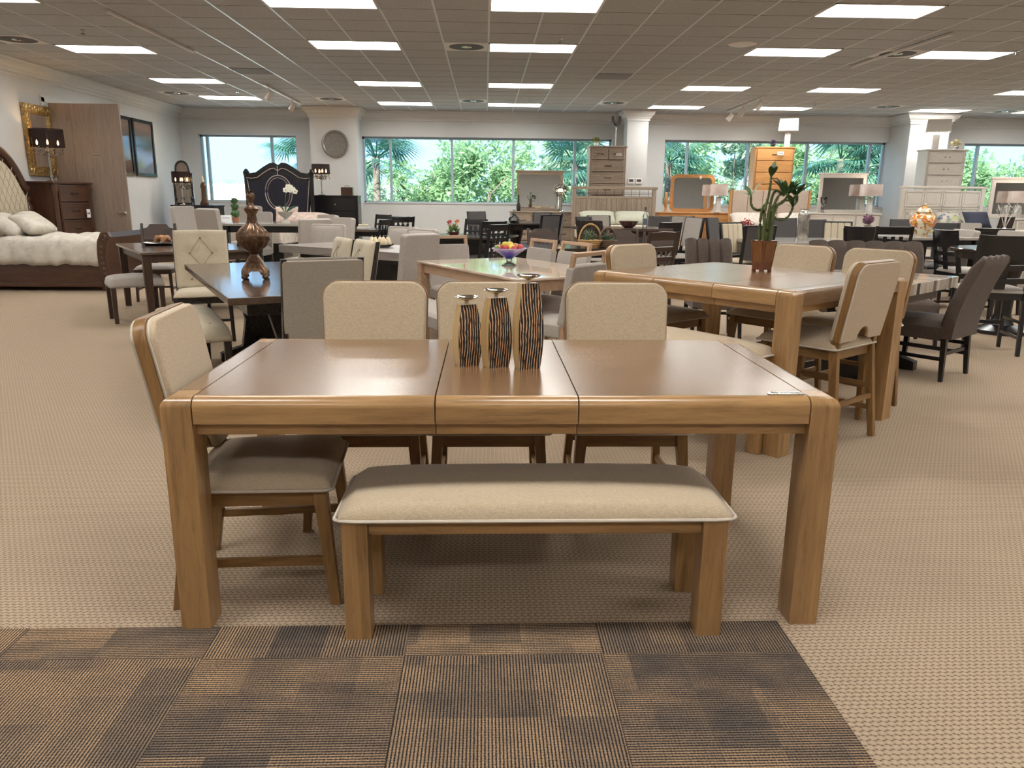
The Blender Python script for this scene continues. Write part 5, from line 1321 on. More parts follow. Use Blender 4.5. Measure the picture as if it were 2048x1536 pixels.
o = tag(obj('comforter', bm, silk, None, 180, loc=(bx, by, 0)), 'silvery brocade comforter spread over the sleigh bed', 'comforter')
md = o.modifiers.new('thick', 'SOLIDIFY'); md.thickness = .02; md.offset = -1
for k, (dx, dy, w_, h_, a, ln, lab) in enumerate([(.42, .30, .62, .5, 100, 38, 'large silvery pillow in front of the tufted headboard'), (.62, -.22, .5, .42, 84, 30, 'smaller cream pillow at the front of the sleigh bed'), (.40, -.38, .6, .5, 92, 34, 'silvery pillow at the left edge of the sleigh bed')]):
    pillow(lab, (bx + dx, by + dy, .90), a, w_, h_, .20, silk, 'pillows on the sleigh bed', ln)
# ---- mahogany chest with lamp, mirror, door, pictures
chest('carved_chest', 'dark mahogany chest of drawers beside the sleigh bed with a lamp on top', 'chest of drawers', (-7.06, 13.24, 0), 84, .95, .52, 1.53, [1, 1, 1, 1, 1], mahog, 'bar', .05, tag_at=(.27, 1.02, .10, .14), pilaster=.05)
def on_left(px, py): d = ray(px, py); k = (WL - 0) / d.x; return Vector((WL, d.y * k, EYE + d.z * k))
def wall_panel(name, label, cat, y0, y1, z0, z1, frame_m, fw, inner, group=None, lean=.0, th=.04, part='canvas'):
    r = thing(name, label, cat, (WL + .005 + th / 2, (y0 + y1) / 2, z0), R(90), group); W, H = y1 - y0, z1 - z0
    bm = nb()
    for sx in (-1, 1): box(bm, (sx * (W / 2 - fw / 2), 0, H / 2), (fw, th, H), .008)
    for sz in (0, 1): box(bm, (0, 0, sz * (H - fw) + fw / 2), (W - 2 * fw, th, fw), .008)
    f = obj('frame', bm, frame_m, r)
    if fw > .09:
        bm = nb(); k = 0
        rnd = random.Random(5)
        for q in range(70):
            s_ = q / 70 * 2 * (W + H)
            if s_ < W: x, z = -W / 2 + s_, fw / 2
            elif s_ < W + H: x, z = W / 2 - fw / 2, s_ - W
            elif s_ < 2 * W + H: x, z = W / 2 - (s_ - W - H), H - fw / 2
            else: x, z = -W / 2 + fw / 2, H - (s_ - 2 * W - H)
            sphere(bm, (x + rnd.uniform(-.02, .02), -th / 2, z + rnd.uniform(-.02, .02)), rnd.uniform(.018, .034), (1, .5, 1.3), 8, 6)
        obj('carving', bm, frame_m, f)['kind'] = 'stuff'
    bm = nb(); box(bm, (0, .008, H / 2), (W - 2 * fw + .01, .008, H - 2 * fw + .01)); obj(part, bm, inner, r)
    return r
a, b_ = on_left(37, 197), on_left(122, 354)
gold = plain('gold_leaf', (.36, .24, .09), .35, metal=.6, noise=.5, scale=26)
wall_panel('gold_mirror', 'tall ornate gold framed mirror on the left wall behind the lamp', 'mirror', a.y, b_.y - .1, b_.z, a.z - .05, gold, .15, mirror_m, th=.06, part='glass')
def painting():
    mt, t, b = nt('dusk_painting', .06, .6); v = coords(t); sp = t.nodes.new('ShaderNodeSeparateXYZ'); L(t, v, sp.inputs[0]); n = N(t, 'ShaderNodeTexNoise', Scale=3.0, Detail=4.0); L(t, v, n.inputs['Vector'])
    z = math_(t, 'ADD', math_(t, 'DIVIDE', sp.outputs[2], 1.25), math_(t, 'MULTIPLY_ADD', n.outputs['Fac'], .2, -.1))
    L(t, ramp(t, z, [(0, (.10, .05, .04)), (.3, (.16, .12, .10)), (.55, (.08, .10, .11)), (.75, (.16, .12, .10)), (.8, (.22, .15, .12)), (1, (.20, .13, .11))]), b.inputs['Base Color']); return mt
pm = painting()
a, b_ = on_left(259, 231), on_left(312, 358)
pic_h = (b_.z + .04, a.z - .04)
wall_panel('framed_picture', 'tall black framed picture on the left wall reflecting the trees', 'picture', a.y, b_.y, pic_h[0], pic_h[1], black_w, .07, pm, 'framed pictures on the left wall')
c_ = on_left(238, 228); wall_panel('framed_picture', 'tall black framed picture half hidden behind the open door', 'picture', a.y - (b_.y - a.y) - .08, a.y - .08, pic_h[0], pic_h[1], black_w, .07, pm, 'framed pictures on the left wall')
# open door panel standing out from the left wall
r = bpy.data.objects.new('door_1', None); col.objects.link(r); r['kind'] = 'structure'; r.location = (WL + .04, 13.85, 0)
door_m = wood('taupe_door', (.19, .135, .10), (.30, .225, .175), 'z', .45, scale=.6)
xw = X(237, 13.85, 207) - WL - .04
bm = nb(); box(bm, (xw / 2, 0, 1.42), (xw, .045, 2.80), .003); obj('door_panel', bm, door_m, r)
bm = nb(); lathe(bm, [(.03, 0), (.03, .012), (.012, .016), (.011, .05), (0, .05)], 16, M_=Matrix.Translation((xw - .07, -.02, 1.03)) @ Matrix.Rotation(R(90), 4, 'X')); tube(bm, [(xw - .07, -.065, 1.03), (xw - .12, -.068, 1.032), (xw - .19, -.062, 1.035)], .010, 8); obj('door_handle', bm, chrome, r)
bm = nb(); box(bm, (xw * .62, -.026, 2.0 - .02), (.20, .006, .07), .002); s_ = obj('door_sign', bm, plain('door_sign', (.26, .20, .16), .4), r)
bm = nb()
for k in range(6): box(bm, (xw * .62 - .06 + .024 * k, -.0305, 1.98), (.016, .002, .014))
obj('sign_print', bm, plain('sign_dark', (.10, .075, .06), .5), s_)
bm = nb()
for z in (.3, 1.4, 2.5): box(bm, (-.012, 0, z), (.02, .06, .11), .003)
obj('hinge', bm, chrome, r)
bm = nb(); box(bm, (WL + .012, 13.72, 1.45), (.024, .10, 2.9)); box(bm, (WL + .012, 14.85, 1.45), (.024, .10, 2.9)); box(bm, (WL + .012, 14.28, 2.88), (.024, 1.2, .10)); struct('trim_6', bm, trim_m)
# ================================================================ lamps, clock, plants and the things on the tables
warm = emit('candle_bulb', (1.0, .62, .28), 26)
def sheer(name, c, tr):
    mt = bpy.data.materials.new(name); mt.use_nodes = True; t = mt.node_tree; t.nodes.clear()
    o = t.nodes.new('ShaderNodeOutputMaterial'); d = t.nodes.new('ShaderNodeBsdfDiffuse'); a = t.nodes.new('ShaderNodeBsdfTransparent'); d.inputs[0].default_value = (*c, 1)
    mx = t.nodes.new('ShaderNodeMixShader'); mx.inputs[0].default_value = tr; L(t, d.outputs[0], mx.inputs[1]); L(t, a.outputs[0], mx.inputs[2]); L(t, mx.outputs[0], o.inputs[0]); MATS[name] = mt; return mt
shade_black = sheer('black_sheer_shade', (.022, .016, .018), .42)
shade_white = translucent('white_shade', (.84, .78, .74), (.80, .68, .62), .45)
def crystal_lamp(name, label, loc, H, rs, lit=True, sh=.2):
    r = thing(name, label, 'lamp', loc, 0, 'black shaded crystal lamps')
    bm = nb(); lathe(bm, [(0, 0), (.075, 0), (.08, .012), (.03, .03), (.015, .05), (.02, H * .12), (.012, H * .2), (.018, H * .4), (.010, H * .55), (.02, H * .6), (.008, H * .95), (0, H * .95)], 16); obj('base', bm, crystal if False else chrome, r)
    zt = H - sh
    for k in range(4):
        a = k * math.pi / 2 + .5; x, y = math.cos(a), math.sin(a)
        bm = nb(); tube(bm, [(0, 0, H * .55), (x * rs * .35, y * rs * .35, H * .50), (x * rs * .6, y * rs * .6, H * .56), (x * rs * .6, y * rs * .6, zt + .03)], .006, 6); lathe(bm, [(.016, 0), (.022, .012), (0, .012)], 10, (x * rs * .6, y * rs * .6, zt + .02)); a_ = obj('arm', bm, chrome, r)
        bm = nb(); lathe(bm, [(.008, 0), (.015, .025), (.010, .055), (0, .08)], 10, (x * rs * .6, y * rs * .6, zt + .035)); obj('bulb', bm, warm, a_)
    rnd = random.Random(3); bm = nb()
    for q in range(60):
        a = rnd.uniform(0, 6.28); rr = rs * rnd.uniform(.15, .95); z = zt - rnd.uniform(.0, .16) * (1 - rr / rs * .4) * (H / .75)
        sphere(bm, (rr * math.cos(a), rr * math.sin(a), z), rnd.uniform(.008, .016), (1, 1, 1.5), 6, 5)
    obj('crystals', bm, crystal, r, 0)['kind'] = 'stuff'
    bm = nb(); lathe(bm, [(rs, zt), (rs * .98, H), (rs * .97, H), (rs * .99, zt)], 40, lobes=40, amp=.006); obj('lamp_shade', bm, shade_black, r, 60)
    pl_ = bpy.data.lights.new('lamp_glow', 'POINT'); pl_.energy = 7; pl_.color = (1, .62, .30); pl_.shadow_soft_size = .06
    lo = bpy.data.objects.new('lamp_glow', pl_); col.objects.link(lo); lo.parent = r; lo.location = (0, 0, zt + .08)
    return r
p = at(89, 358, 13.0); crystal_lamp('crystal_lamp', 'crystal lamp with black sheer shade on the mahogany chest', (-7.08, 13.15, 1.53), .82, .245, sh=.28)
crystal_lamp('crystal_lamp', 'crystal lamp with black shade on the black chest under the clock', (X(643, 17.9, 390), 17.95, 1.36), .68, .20, sh=.22)
crystal_lamp('crystal_lamp', 'crystal lamp with black shade in front of the arched mirror', (X(367, 17.75, 408), 17.75, 1.12), .72, .20, sh=.24)
def drum_lamp(name, label, loc, H, rs, sh, boxy=False, lit=0, marb=False):
    r = thing(name, label, 'lamp', loc, R(-20) if boxy else 0)
    bm = nb()
    if marb: box(bm, (0, 0, (H - sh) / 2 - .02), (.13, .10, H - sh - .06), .008)
    else: box(bm, (0, 0, .015), (.13, .13, .03), .004); box(bm, (0, 0, (H - sh) / 2), (.10, .10, H - sh - .05), .012)
    obj('base', bm, white_m, r)
    bm = nb(); tube(bm, [(0, 0, H - sh - .08), (0, 0, H - .04)], .007, 6); obj('stem', bm, chrome, r)
    bm = nb()
    if boxy:
        prev = None
        for f, z in ((1.0, H - sh), (.92, H)):
            q = [(-rs * f, -rs * .75 * f, z), (rs * f, -rs * .75 * f, z), (rs * f, rs * .75 * f, z), (-rs * f, rs * .75 * f, z)]
            if prev:
                for i in range(4): j = (i + 1) % 4; bm.faces.new([bm.verts.new(c) for c in (prev[i], prev[j], q[j], q[i])])
            prev = q
        s = obj('lamp_shade', bm, plain('white_card_shade', (.80, .78, .76), .8), r, 0)
    else: lathe(bm, [(rs, H - sh), (rs * .97, H), (rs * .96, H), (rs * .99, H - sh)], 32); s = obj('lamp_shade', bm, shade_white, r, 60)
    md = s.modifiers.new('thick', 'SOLIDIFY') if boxy else None
    if md: md.thickness = .006
    if lit:
        bm = nb(); sphere(bm, (0, 0, H - sh * .55), .03, u=10, v=8); obj('bulb', bm, emit('bulb_warm', (1, .75, .5), 10), r)
        pl_ = bpy.data.lights.new('lamp_glow', 'POINT'); pl_.energy = lit; pl_.color = (1, .80, .66); pl_.shadow_soft_size = .04
        lo = bpy.data.objects.new('lamp_glow', pl_); col.objects.link(lo); lo.parent = r; lo.location = (0, 0, H - sh * .4)
    return r
drum_lamp('drum_lamp', 'white drum lamp glowing pink on the right of the honey dresser', (X(1436, 17.6, 420), 17.62, 1.06), .62, .20, .25, lit=5)
drum_lamp('drum_lamp', 'white drum lamp on the right of the white dresser', (X(1742, 17.0, 420), 17.1, 1.08), .62, .24, .25, lit=5)
drum_lamp('drum_lamp', 'white drum lamp glowing at the right picture edge on the second white dresser', (X(2036, 15.7, 420) + .1, 15.85, 1.02), .55, .22, .24, lit=5)
drum_lamp('marble_lamp', 'white marble lamp with box shade on the honey chest', (X(1576, 18.7, 294), 18.78, 2.57), .64, .225, .27, True, marb=True)
drum_lamp('marble_lamp', 'white marble lamp with box shade on the tall white chest', (X(1873, 17.75, 296), 17.82, 2.50), .64, .26, .27, True, marb=True)
# tall crystal lamp on the grey chest
p = at(1231, 290, 18.4)
r = thing('glass_lamp', 'tall clear glass lamp on the grey washed chest', 'lamp', (p.x, 18.4, 2.52)); bm = nb(); lathe(bm, [(0, 0), (.08, 0), (.08, .015), (.015, .03), (.012, .42), (.03, .44), (0, .46)], 14); obj('base', bm, chrome, r)
bm = nb(); lathe(bm, [(.05, .44), (.11, .50), (.115, .66), (.112, .66), (.105, .50), (.04, .45)], 20); obj('lamp_shade', bm, crystal, r, 60)
# crystal globe lamp on the grey dresser, reflected in the mirror
r = thing('globe_lamp', 'sparkling crystal globe lamp at the right of the grey washed dresser', 'lamp', (X(1122, 17.7, 425), 17.75, 1.05)); bm = nb(); lathe(bm, [(0, 0), (.07, 0), (.06, .03), (.02, .06), (.02, .36), (0, .37)], 14); obj('base', bm, chrome, r)
rnd = random.Random(8); bm = nb()
for k in range(80):
    d = Vector((rnd.gauss(0, 1), rnd.gauss(0, 1), rnd.gauss(0, 1))).normalized() * .13; sphere(bm, (d.x, d.y, .47 + d.z), .018, u=6, v=5)
obj('lamp_shade', bm, crystal, r, 0); bm = nb(); sphere(bm, (0, 0, .47), .035, u=10, v=8); obj('bulb', bm, emit('bulb_small', (1, .78, .5), 14), r)
# silver candlestick pair in front of the grey mirror
for px, lab in ((1037, 'thin dark bottle left of the grey washed mirror'), (1117, 'silver vase right of the grey washed mirror')):
    bm = nb(); lathe(bm, [(0, 0), (.045, 0), (.05, .1), (.02, .2), (.016, .36), (0, .36)], 14); tag(obj('tall_vase', bm, dark_metal if px < 1080 else chrome, None, 60, loc=(X(px, 17.72, 425), 17.75, 1.05)), lab, 'vase')
# thermostats
for px, lab in ((1262, 'left of the two white thermostats on the slim column'), (1279, 'right of the two white thermostats on the slim column')):
    x = 3.50 if px < 1270 else 3.69
    r = thing('thermostat', lab, 'thermostat', (x, 18.84, 1.76), 0, 'thermostats on the slim column'); bm = nb(); box(bm, (0, 0, 0), (.15, .025, .13), .008); obj('case', bm, white_m, r)
    bm = nb(); box(bm, (0, -.014, .01), (.10, .003, .06)); obj('screen', bm, ink, r)
# wall clock
p = at(670, 288, 18.9)
r = thing('wall_clock', 'round grey wall clock with roman numerals on the pillar', 'clock', (p.x, 18.93, p.z), 0)
bm = nb(); MX = Matrix.Rotation(R(90), 4, 'X'); lathe(bm, [(.255, -.01), (.31, -.01), (.315, .02), (.30, .045), (.275, .05), (.255, .03)], 48, M_=MX); obj('case', bm, plain('pewter', (.22, .20, .18), .35, metal=.5, noise=.2), r)
bm = nb(); lathe(bm, [(0, .0), (.262, .0), (.262, .015), (0, .015)], 40, M_=MX); f = obj('dial', bm, plain('clock_dial', (.80, .75, .68), .6), r)
bm = nb()
ROM = {12: 'XII', 1: 'I', 2: 'II', 3: 'III', 4: 'IV', 5: 'V', 6: 'VI', 7: 'VII', 8: 'VIII', 9: 'IX', 10: 'X', 11: 'XI'}
def stroke(x0, z0, x1, z1, Ml, w=.006): tube(bm, [Ml @ Vector((x0, -.018, z0)), Ml @ Vector((x1, -.018, z1))], w / 2, 4)
for hnum, s_ in ROM.items():
    Ml = Matrix.Rotation(R(30 * hnum), 4, 'Y') @ Matrix.Translation((0, 0, .205)); w_ = .016; x = -w_ * len(s_) / 2 + w_ / 2
    for ch in s_:
        if ch == 'I': stroke(x, -.026, x, .026, Ml)
        if ch == 'V': stroke(x - .008, .026, x, -.026, Ml); stroke(x + .008, .026, x, -.026, Ml, .003)
        if ch == 'X': stroke(x - .008, .026, x + .008, -.026, Ml); stroke(x + .008, .026, x - .008, -.026, Ml, .003)
        x += w_
obj('numerals', bm, plain('clock_print', (.20, .18, .17), .6), f)
bm = nb(); stroke(0, 0, .135, .0, Matrix.Identity(4), .016); stroke(0, 0, -.095, .165, Matrix.Identity(4), .012); bm_h = obj('hands', bm, plain('clock_hands', (.12, .11, .10), .5), r)
# small wooden box on the black chest
r = thing('jewelry_box', 'small brown wooden box with handle on the black chest', 'box', (X(694, 17.9, 390), 17.95, 1.36)); bm = nb(); box(bm, (0, 0, .09), (.26, .16, .18), .01); obj('body', bm, mahog('x'), r)
bm = nb(); tube(bm, [(-.05, 0, .18), (-.04, 0, .215), (.04, 0, .215), (.05, 0, .18)], .006, 6); obj('handle', bm, bronze, r)
# sculpture on black dresser
r = thing('sculpture', 'brown carved figurine column on the black corner dresser', 'sculpture', (X(403, 17.6, 408), 17.8, 1.12)); bm = nb(); box(bm, (0, 0, .03), (.16, .13, .06), .01); lathe(bm, [(.07, .06), (.05, .12), (.045, .35), (.06, .42), (.02, .50), (0, .52)], 12, lobes=5, amp=.15); obj('body', bm, bronze, r); bm = nb(); lathe(bm, [(.02, .48), (.025, .56), (.01, .62), (0, .64)], 10); obj('finial', bm, plain('ivory', (.6, .5, .35), .5), r)
# second corner items: two dark chess like figures
for px, lab in ((352, 'dark figurine at the left on the black corner dresser'), (384, 'dark figurine at the right of the arched mirror')):
    bm = nb(); lathe(bm, [(0, 0), (.04, 0), (.035, .02), (.015, .08), (.03, .12), (.03, .16), (0, .2)], 12); tag(obj('figurine', bm, black_w, None, 60, loc=(X(px, 17.65, 408), 17.68, 1.12)), lab, 'figurine')

def leaves(bm, c, n, r_, ln, w_, seed, up=.4):
    rnd = random.Random(seed)
    for k in range(n):
        d = Vector((rnd.gauss(0, 1), rnd.gauss(0, 1), rnd.gauss(up, .7))).normalized(); b0 = Vector(c) + d * r_ * rnd.uniform(.1, .9); tip = b0 + d * ln * rnd.uniform(.7, 1.2)
        s = d.cross(Vector((rnd.gauss(0, 1), rnd.gauss(0, 1), rnd.gauss(0, 1)))).normalized() * w_; m_ = b0.lerp(tip, .5); nrm = s.cross(d).normalized() * w_ * .4
        v = [bm.verts.new(q) for q in (b0, m_ + s + nrm, tip, m_ - s + nrm)]; bm.faces.new(v)
green = plain('plant_green', (.055, .12, .035), .45, noise=.4, scale=20); green_l = plain('plant_light_green', (.12, .22, .06), .45, noise=.35, scale=20)
# bronze ornament
p = at(511, 548, 5.8)
MAIN = (-1.62, 5.82, .76)
r = thing('bronze_ornament', 'tall antique bronze urn ornament with pierced foot on the dark trestle table', 'ornament', (at(511, 545, 5.55).x, 5.55, .76))
bm = nb()
for k in range(4):
    a = R(45 + 90 * k + 12); sphere(bm, (.10 * math.cos(a), .10 * math.sin(a), .020), .022, (1, 1, .95), 10, 8)
    tube(bm, [(.104 * math.cos(a), .104 * math.sin(a), .03), (.085 * math.cos(a), .085 * math.sin(a), .085), (.045 * math.cos(a), .045 * math.sin(a), .15)], .017, 8, r1=.010)
t_ = bmesh.new(); n_ = 48; rg = []
for q, (rr, z) in enumerate([(.102, .034), (.100, .060), (.088, .085), (.066, .115), (.042, .150), (.028, .172)]):
    row = []
    for i in range(n_):
        a = 2 * math.pi * i / n_; sq = 1 + .10 * math.cos(4 * (a - R(57))) ; zz = z + (.030 * abs(math.cos(2 * (a - R(12) ))) if q == 0 else 0) * (1 if math.cos(4 * (a - R(57))) < .2 else 0)
        row.append(t_.verts.new((rr * sq * math.cos(a), rr * sq * math.sin(a), zz)))
    rg.append(row)
for A_, B_ in zip(rg, rg[1:]):
    for i in range(n_): t_.faces.new((A_[i], A_[(i + 1) % n_], B_[(i + 1) % n_], B_[i]))
merge(bm, t_); obj('foot', bm, bronze, r, 50)
bm = nb(); lathe(bm, [(.022, .165), (.03, .19), (.078, .225), (.106, .275), (.104, .32), (.072, .36), (.042, .385), (.036, .40)], 44, lobes=11, amp=.09); obj('body', bm, bronze, r, 50)
bm = nb(); lathe(bm, [(.036, .398), (.030, .45), (.046, .475), (.050, .49), (.035, .50), (.022, .51), (.016, .53), (0, .53)], 24, lobes=8, amp=.06); obj('neck', bm, bronze, r, 50)
bm = nb(); lathe(bm, [(.012, .525), (.018, .54), (.030, .565), (.026, .59), (.016, .60), (.024, .612), (0, .60)], 18, lobes=6, amp=.10); obj('finial', bm, bronze, r, 50)
# bamboo plant in wooden pot
p = at(1523, 541, 4.92)
r = thing('bamboo_plant', 'curly lucky bamboo plant in a square wooden pot on the tall table', 'plant', (p.x, 4.92, .89), R(28))
bm = nb(); s0, s1 = .043, .060
for sx in (-1, 1):
    for sy in (-1, 1): box(bm, (sx * s0 * .8, sy * s0 * .8, .008), (.02, .02, .016), .002)
hexa(bm, [(-s0, -s0, .014), (s0, -s0, .014), (s0, s0, .014), (-s0, s0, .014)], [(-s1, -s1, .20), (s1, -s1, .20), (s1, s1, .20), (-s1, s1, .20)], .004); obj('pot', bm, wood('red_pot_wood', (.07, .022, .010), (.17, .06, .025), 'z', .25), r)
bm = nb()
for k in range(4):
    q = Matrix.Rotation(R(90 * k), 4, 'Z'); hexa(bm, [q @ Vector(c) for c in ((-s0 + .012, -s0 - .001, .03), (s0 - .012, -s0 - .001, .03), (s0 - .012, -s0 + .004, .03), (-s0 + .012, -s0 + .004, .03))], [q @ Vector(c) for c in ((-s1 + .016, -s1 - .0005, .188), (s1 - .016, -s1 - .0005, .188), (s1 - .016, -s1 + .004, .188), (-s1 + .016, -s1 + .004, .188))])
obj('pot_panel', bm, wood('amber_pot_wood', (.12, .045, .013), (.24, .10, .028), 'z', .3), r)
stalk_m = plain('bamboo_stalk', (.085, .11, .030), .35, noise=.45, scale=14)
inv = Matrix.Rotation(R(-28), 4, 'Z')
stalks = [  # paths in camera-facing x, z relative to pot top
    [(-.015, 0), (-.018, .12), (-.02, .25), (-.005, .33), (-.0, .42), (.0, .47)], [(-.03, 0), (-.035, .10), (-.034, .2), (-.025, .26), (.01, .28)],
    [(.01, .235), (-.03, .225), (-.075, .222), (-.115, .24), (-.135, .275), (-.138, .33)],
    [(.0, 0), (.0, .15), (.01, .27), (.02, .34), (.035, .37), (.06, .36), (.08, .33)], [(.015, 0), (.018, .14), (.02, .24), (.05, .262), (.085, .275), (.10, .31), (.115, .345)],
    [(.03, 0), (.033, .12), (.035, .22), (.045, .19), (.07, .155), (.105, .150), (.135, .175), (.15, .22), (.155, .25)], [(.022, 0), (.03, .14), (.035, .28), (.055, .34), (.075, .37)],
    [(.04, 0), (.042, .10), (.045, .2), (.06, .27), (.10, .30), (.14, .295), (.155, .33)]]
for k, st in enumerate(stalks):
    st = [(x_ * (.72 if x_ < -.05 else (1.15 if x_ > .05 else 1)), z_ * .84) for x_, z_ in st]
    pts = [Vector((st[0][0], (k % 3 - 1) * .028, .19))]
    for i in range(len(st) - 1):
        for q in range(5):
            f = (q + 1) / 5; pts.append(Vector((st[i][0] + (st[i + 1][0] - st[i][0]) * f, (k % 3 - 1) * .028, .20 + st[i][1] + (st[i + 1][1] - st[i][1]) * f)))
    for _ in range(3): pts = [pts[0]] + [(a + b_ * 2 + c) / 4 for a, b_, c in zip(pts, pts[1:], pts[2:])] + [pts[-1]]
    pts = [inv @ q for q in pts]
    bm = nb(); tube(bm, pts, .0095, 10, r1=.0068)
    for q in range(3, len(pts) - 1, 5):
        d = (pts[q + 1] - pts[q - 1]).normalized(); tube(bm, [pts[q] - d * .002, pts[q] + d * .002], .0108, 10)
    s = obj('stalk', bm, stalk_m, r, 60)
    bm = nb(); e = pts[-1]; rnd = random.Random(k + 2)
    for q in range(0 if k == 1 else (4 if k in (0, 2) else 8)):
        a = rnd.uniform(0, 6.28); d = Vector((math.cos(a) * .55, math.sin(a) * .5, rnd.uniform(.1, 1.2))).normalized(); ln = rnd.uniform(.10, .17); sd = d.cross(Vector((0, 0, 1))).normalized() * .017
        for i in range(4):
            f0, f1 = i / 4, (i + 1) / 4; w0, w1 = math.sin(math.pi * (f0 * .85 + .1)), math.sin(math.pi * (f1 * .85 + .1)) * (0 if i == 3 else 1)
            def P_(f): return e + d * ln * f - Vector((0, 0, .05 * f * f * ln / .1 * .5))
            a0, a1 = P_(f0), P_(f1); bm.faces.new([bm.verts.new(c) for c in (a0 - sd * w0, a0 + sd * w0, a1 + sd * w1 + Vector((0, 0, .0002)), a1 - sd * w1)])
    obj('leaves', bm, green, s, 0)
# fruit bowl on marble table
p = at(1018, 526, 6.75)
r = thing('glass_bowl', 'blue and white glass pedestal bowl on the marble table', 'bowl', (p.x, 6.75, .76))
bm = nb(); lathe(bm, [(0, 0), (.065, 0), (.06, .012), (.025, .03), (.022, .05), (.03, .062)], 28); obj('foot', bm, clear_glass, r, 60)
def swirl():
    mt, t, b = nt('blue_swirl_glass', .08, .6); v = coords(t); n = N(t, 'ShaderNodeTexNoise', Scale=9.0, Detail=3.0, Distortion=1.5); L(t, v, n.inputs['Vector'])
    sp = t.nodes.new('ShaderNodeSeparateXYZ'); L(t, v, sp.inputs[0]); z = math_(t, 'ADD', math_(t, 'MULTIPLY', sp.outputs[2], 7.5), math_(t, 'MULTIPLY_ADD', n.outputs['Fac'], .5, -.75)); L(t, ramp(t, z, [(.0, (.03, .03, .25)), (.35, (.12, .10, .42)), (.62, (.50, .42, .60)), (.72, (.22, .18, .50))]), b.inputs['Base Color']); return mt
bm = nb(); lathe(bm, [(.0, .06), (.035, .065), (.05, .08), (.10, .115), (.155, .15), (.153, .156), (.095, .125), (.04, .09), (0, .085)], 36); obj('dish', bm, swirl(), r, 60)
rnd = random.Random(4)
fr = {'red_apple': plain('apple_red', (.42, .04, .03), .3, noise=.4, scale=12), 'yellow_lemon': plain('lemon_yellow', (.62, .48, .05), .4), 'pink_peach': plain('peach', (.55, .20, .12), .6, noise=.3), 'green_grapes': plain('grape_green', (.16, .26, .06), .3)}
FR = [('red_apple', -.06, .02, .157, .033), ('red_apple', -.025, -.045, .155, .031), ('yellow_lemon', .005, .0, .178, .034), ('yellow_lemon', .02, -.045, .16, .03), ('pink_peach', .055, -.01, .165, .036), ('red_apple', .09, -.03, .16, .028), ('red_apple', .0, .05, .155, .03), ('pink_peach', -.095, .0, .158, .028), ('green_grapes', -.11, -.02, .160, .022), ('red_apple', .04, -.07, .152, .026), ('red_apple', .105, .02, .165, .022), ('yellow_lemon', -.035, -.01, .185, .026)]
nm = {'red_apple': 'red fruit', 'yellow_lemon': 'yellow fruit', 'pink_peach': 'pink fruit', 'green_grapes': 'green fruit'}
where = ['left centre', 'front left', 'top middle', 'front middle', 'right of the yellow ones', 'front right', 'back middle', 'left rim', 'leftmost rim', 'front rim', 'rightmost rim', 'upper left']
for q, (k, dx, dy, dz, rr) in enumerate(FR):
    bm = nb(); sphere(bm, (0, 0, 0), rr, (1.15, 1, .95) if 'lemon' in k else (1, 1, .92), 14, 10); o = obj('fruit', bm, fr[k], None, 180, loc=(p.x + dx, 6.75 + dy, .76 + dz)); tag(o, f'{nm[k]} in the blue glass bowl, {where[q]}', 'fruit', 'fruit in the blue glass bowl')
# pear dish on slab table
p = at(762, 491, 9.2)
r = thing('glass_dish', 'round glass dish holding the pale pears on the grey slab table', 'dish', (p.x, 9.1, .76)); bm = nb(); lathe(bm, [(0, 0), (.10, 0), (.17, .035), (.168, .04), (.10, .01), (0, .01)], 28); obj('dish', bm, clear_glass, r, 60)
pear_m = plain('pale_pear', (.62, .52, .34), .5)
for k, (dx, dy) in enumerate([(-.09, 0), (-.045, -.05), (0, .03), (.05, -.04), (.095, .01)]):
    bm = nb(); lathe(bm, [(0, 0), (.035, .012), (.043, .04), (.03, .075), (.018, .105), (0, .115)], 14); tube(bm, [(0, 0, .112), (.004, 0, .13)], .002, 5)
    tag(obj('pear', bm, pear_m, None, 180, loc=(p.x + dx, 9.1 + dy, .772)), 'pale cream pear in the glass dish, ' + ['leftmost', 'second from left', 'middle', 'second from right', 'rightmost'][k], 'pear', 'pears in the glass dish')
# bread tray
p = at(322, 487, 9.3)
bm = nb(); lathe(bm, [(0, 0), (.16, 0), (.22, .025), (.218, .03), (.15, .008), (0, .008)], 28); tag(obj('tray', bm, plain('dark_tray', (.05, .035, .03), .15, metal=.5), None, 60, loc=(p.x, 9.3, .76)), 'dark round tray under the bread on the brown table', 'tray')
bm = nb()
for k in range(5): a = k * 1.25; tube(bm, [(.07 * math.cos(a + q * .35) * (1 - q * .05), .07 * math.sin(a + q * .35), .05 + .045 * math.sin(q * .6)) for q in range(6)], .028, 8, r1=.016)
tag(obj('bread', bm, plain('bread_crust', (.36, .17, .07), .6, noise=.4, scale=20), None, 60, loc=(p.x + .02, 9.3, .76)), 'braided brown bread wreath on the dark tray', 'bread')
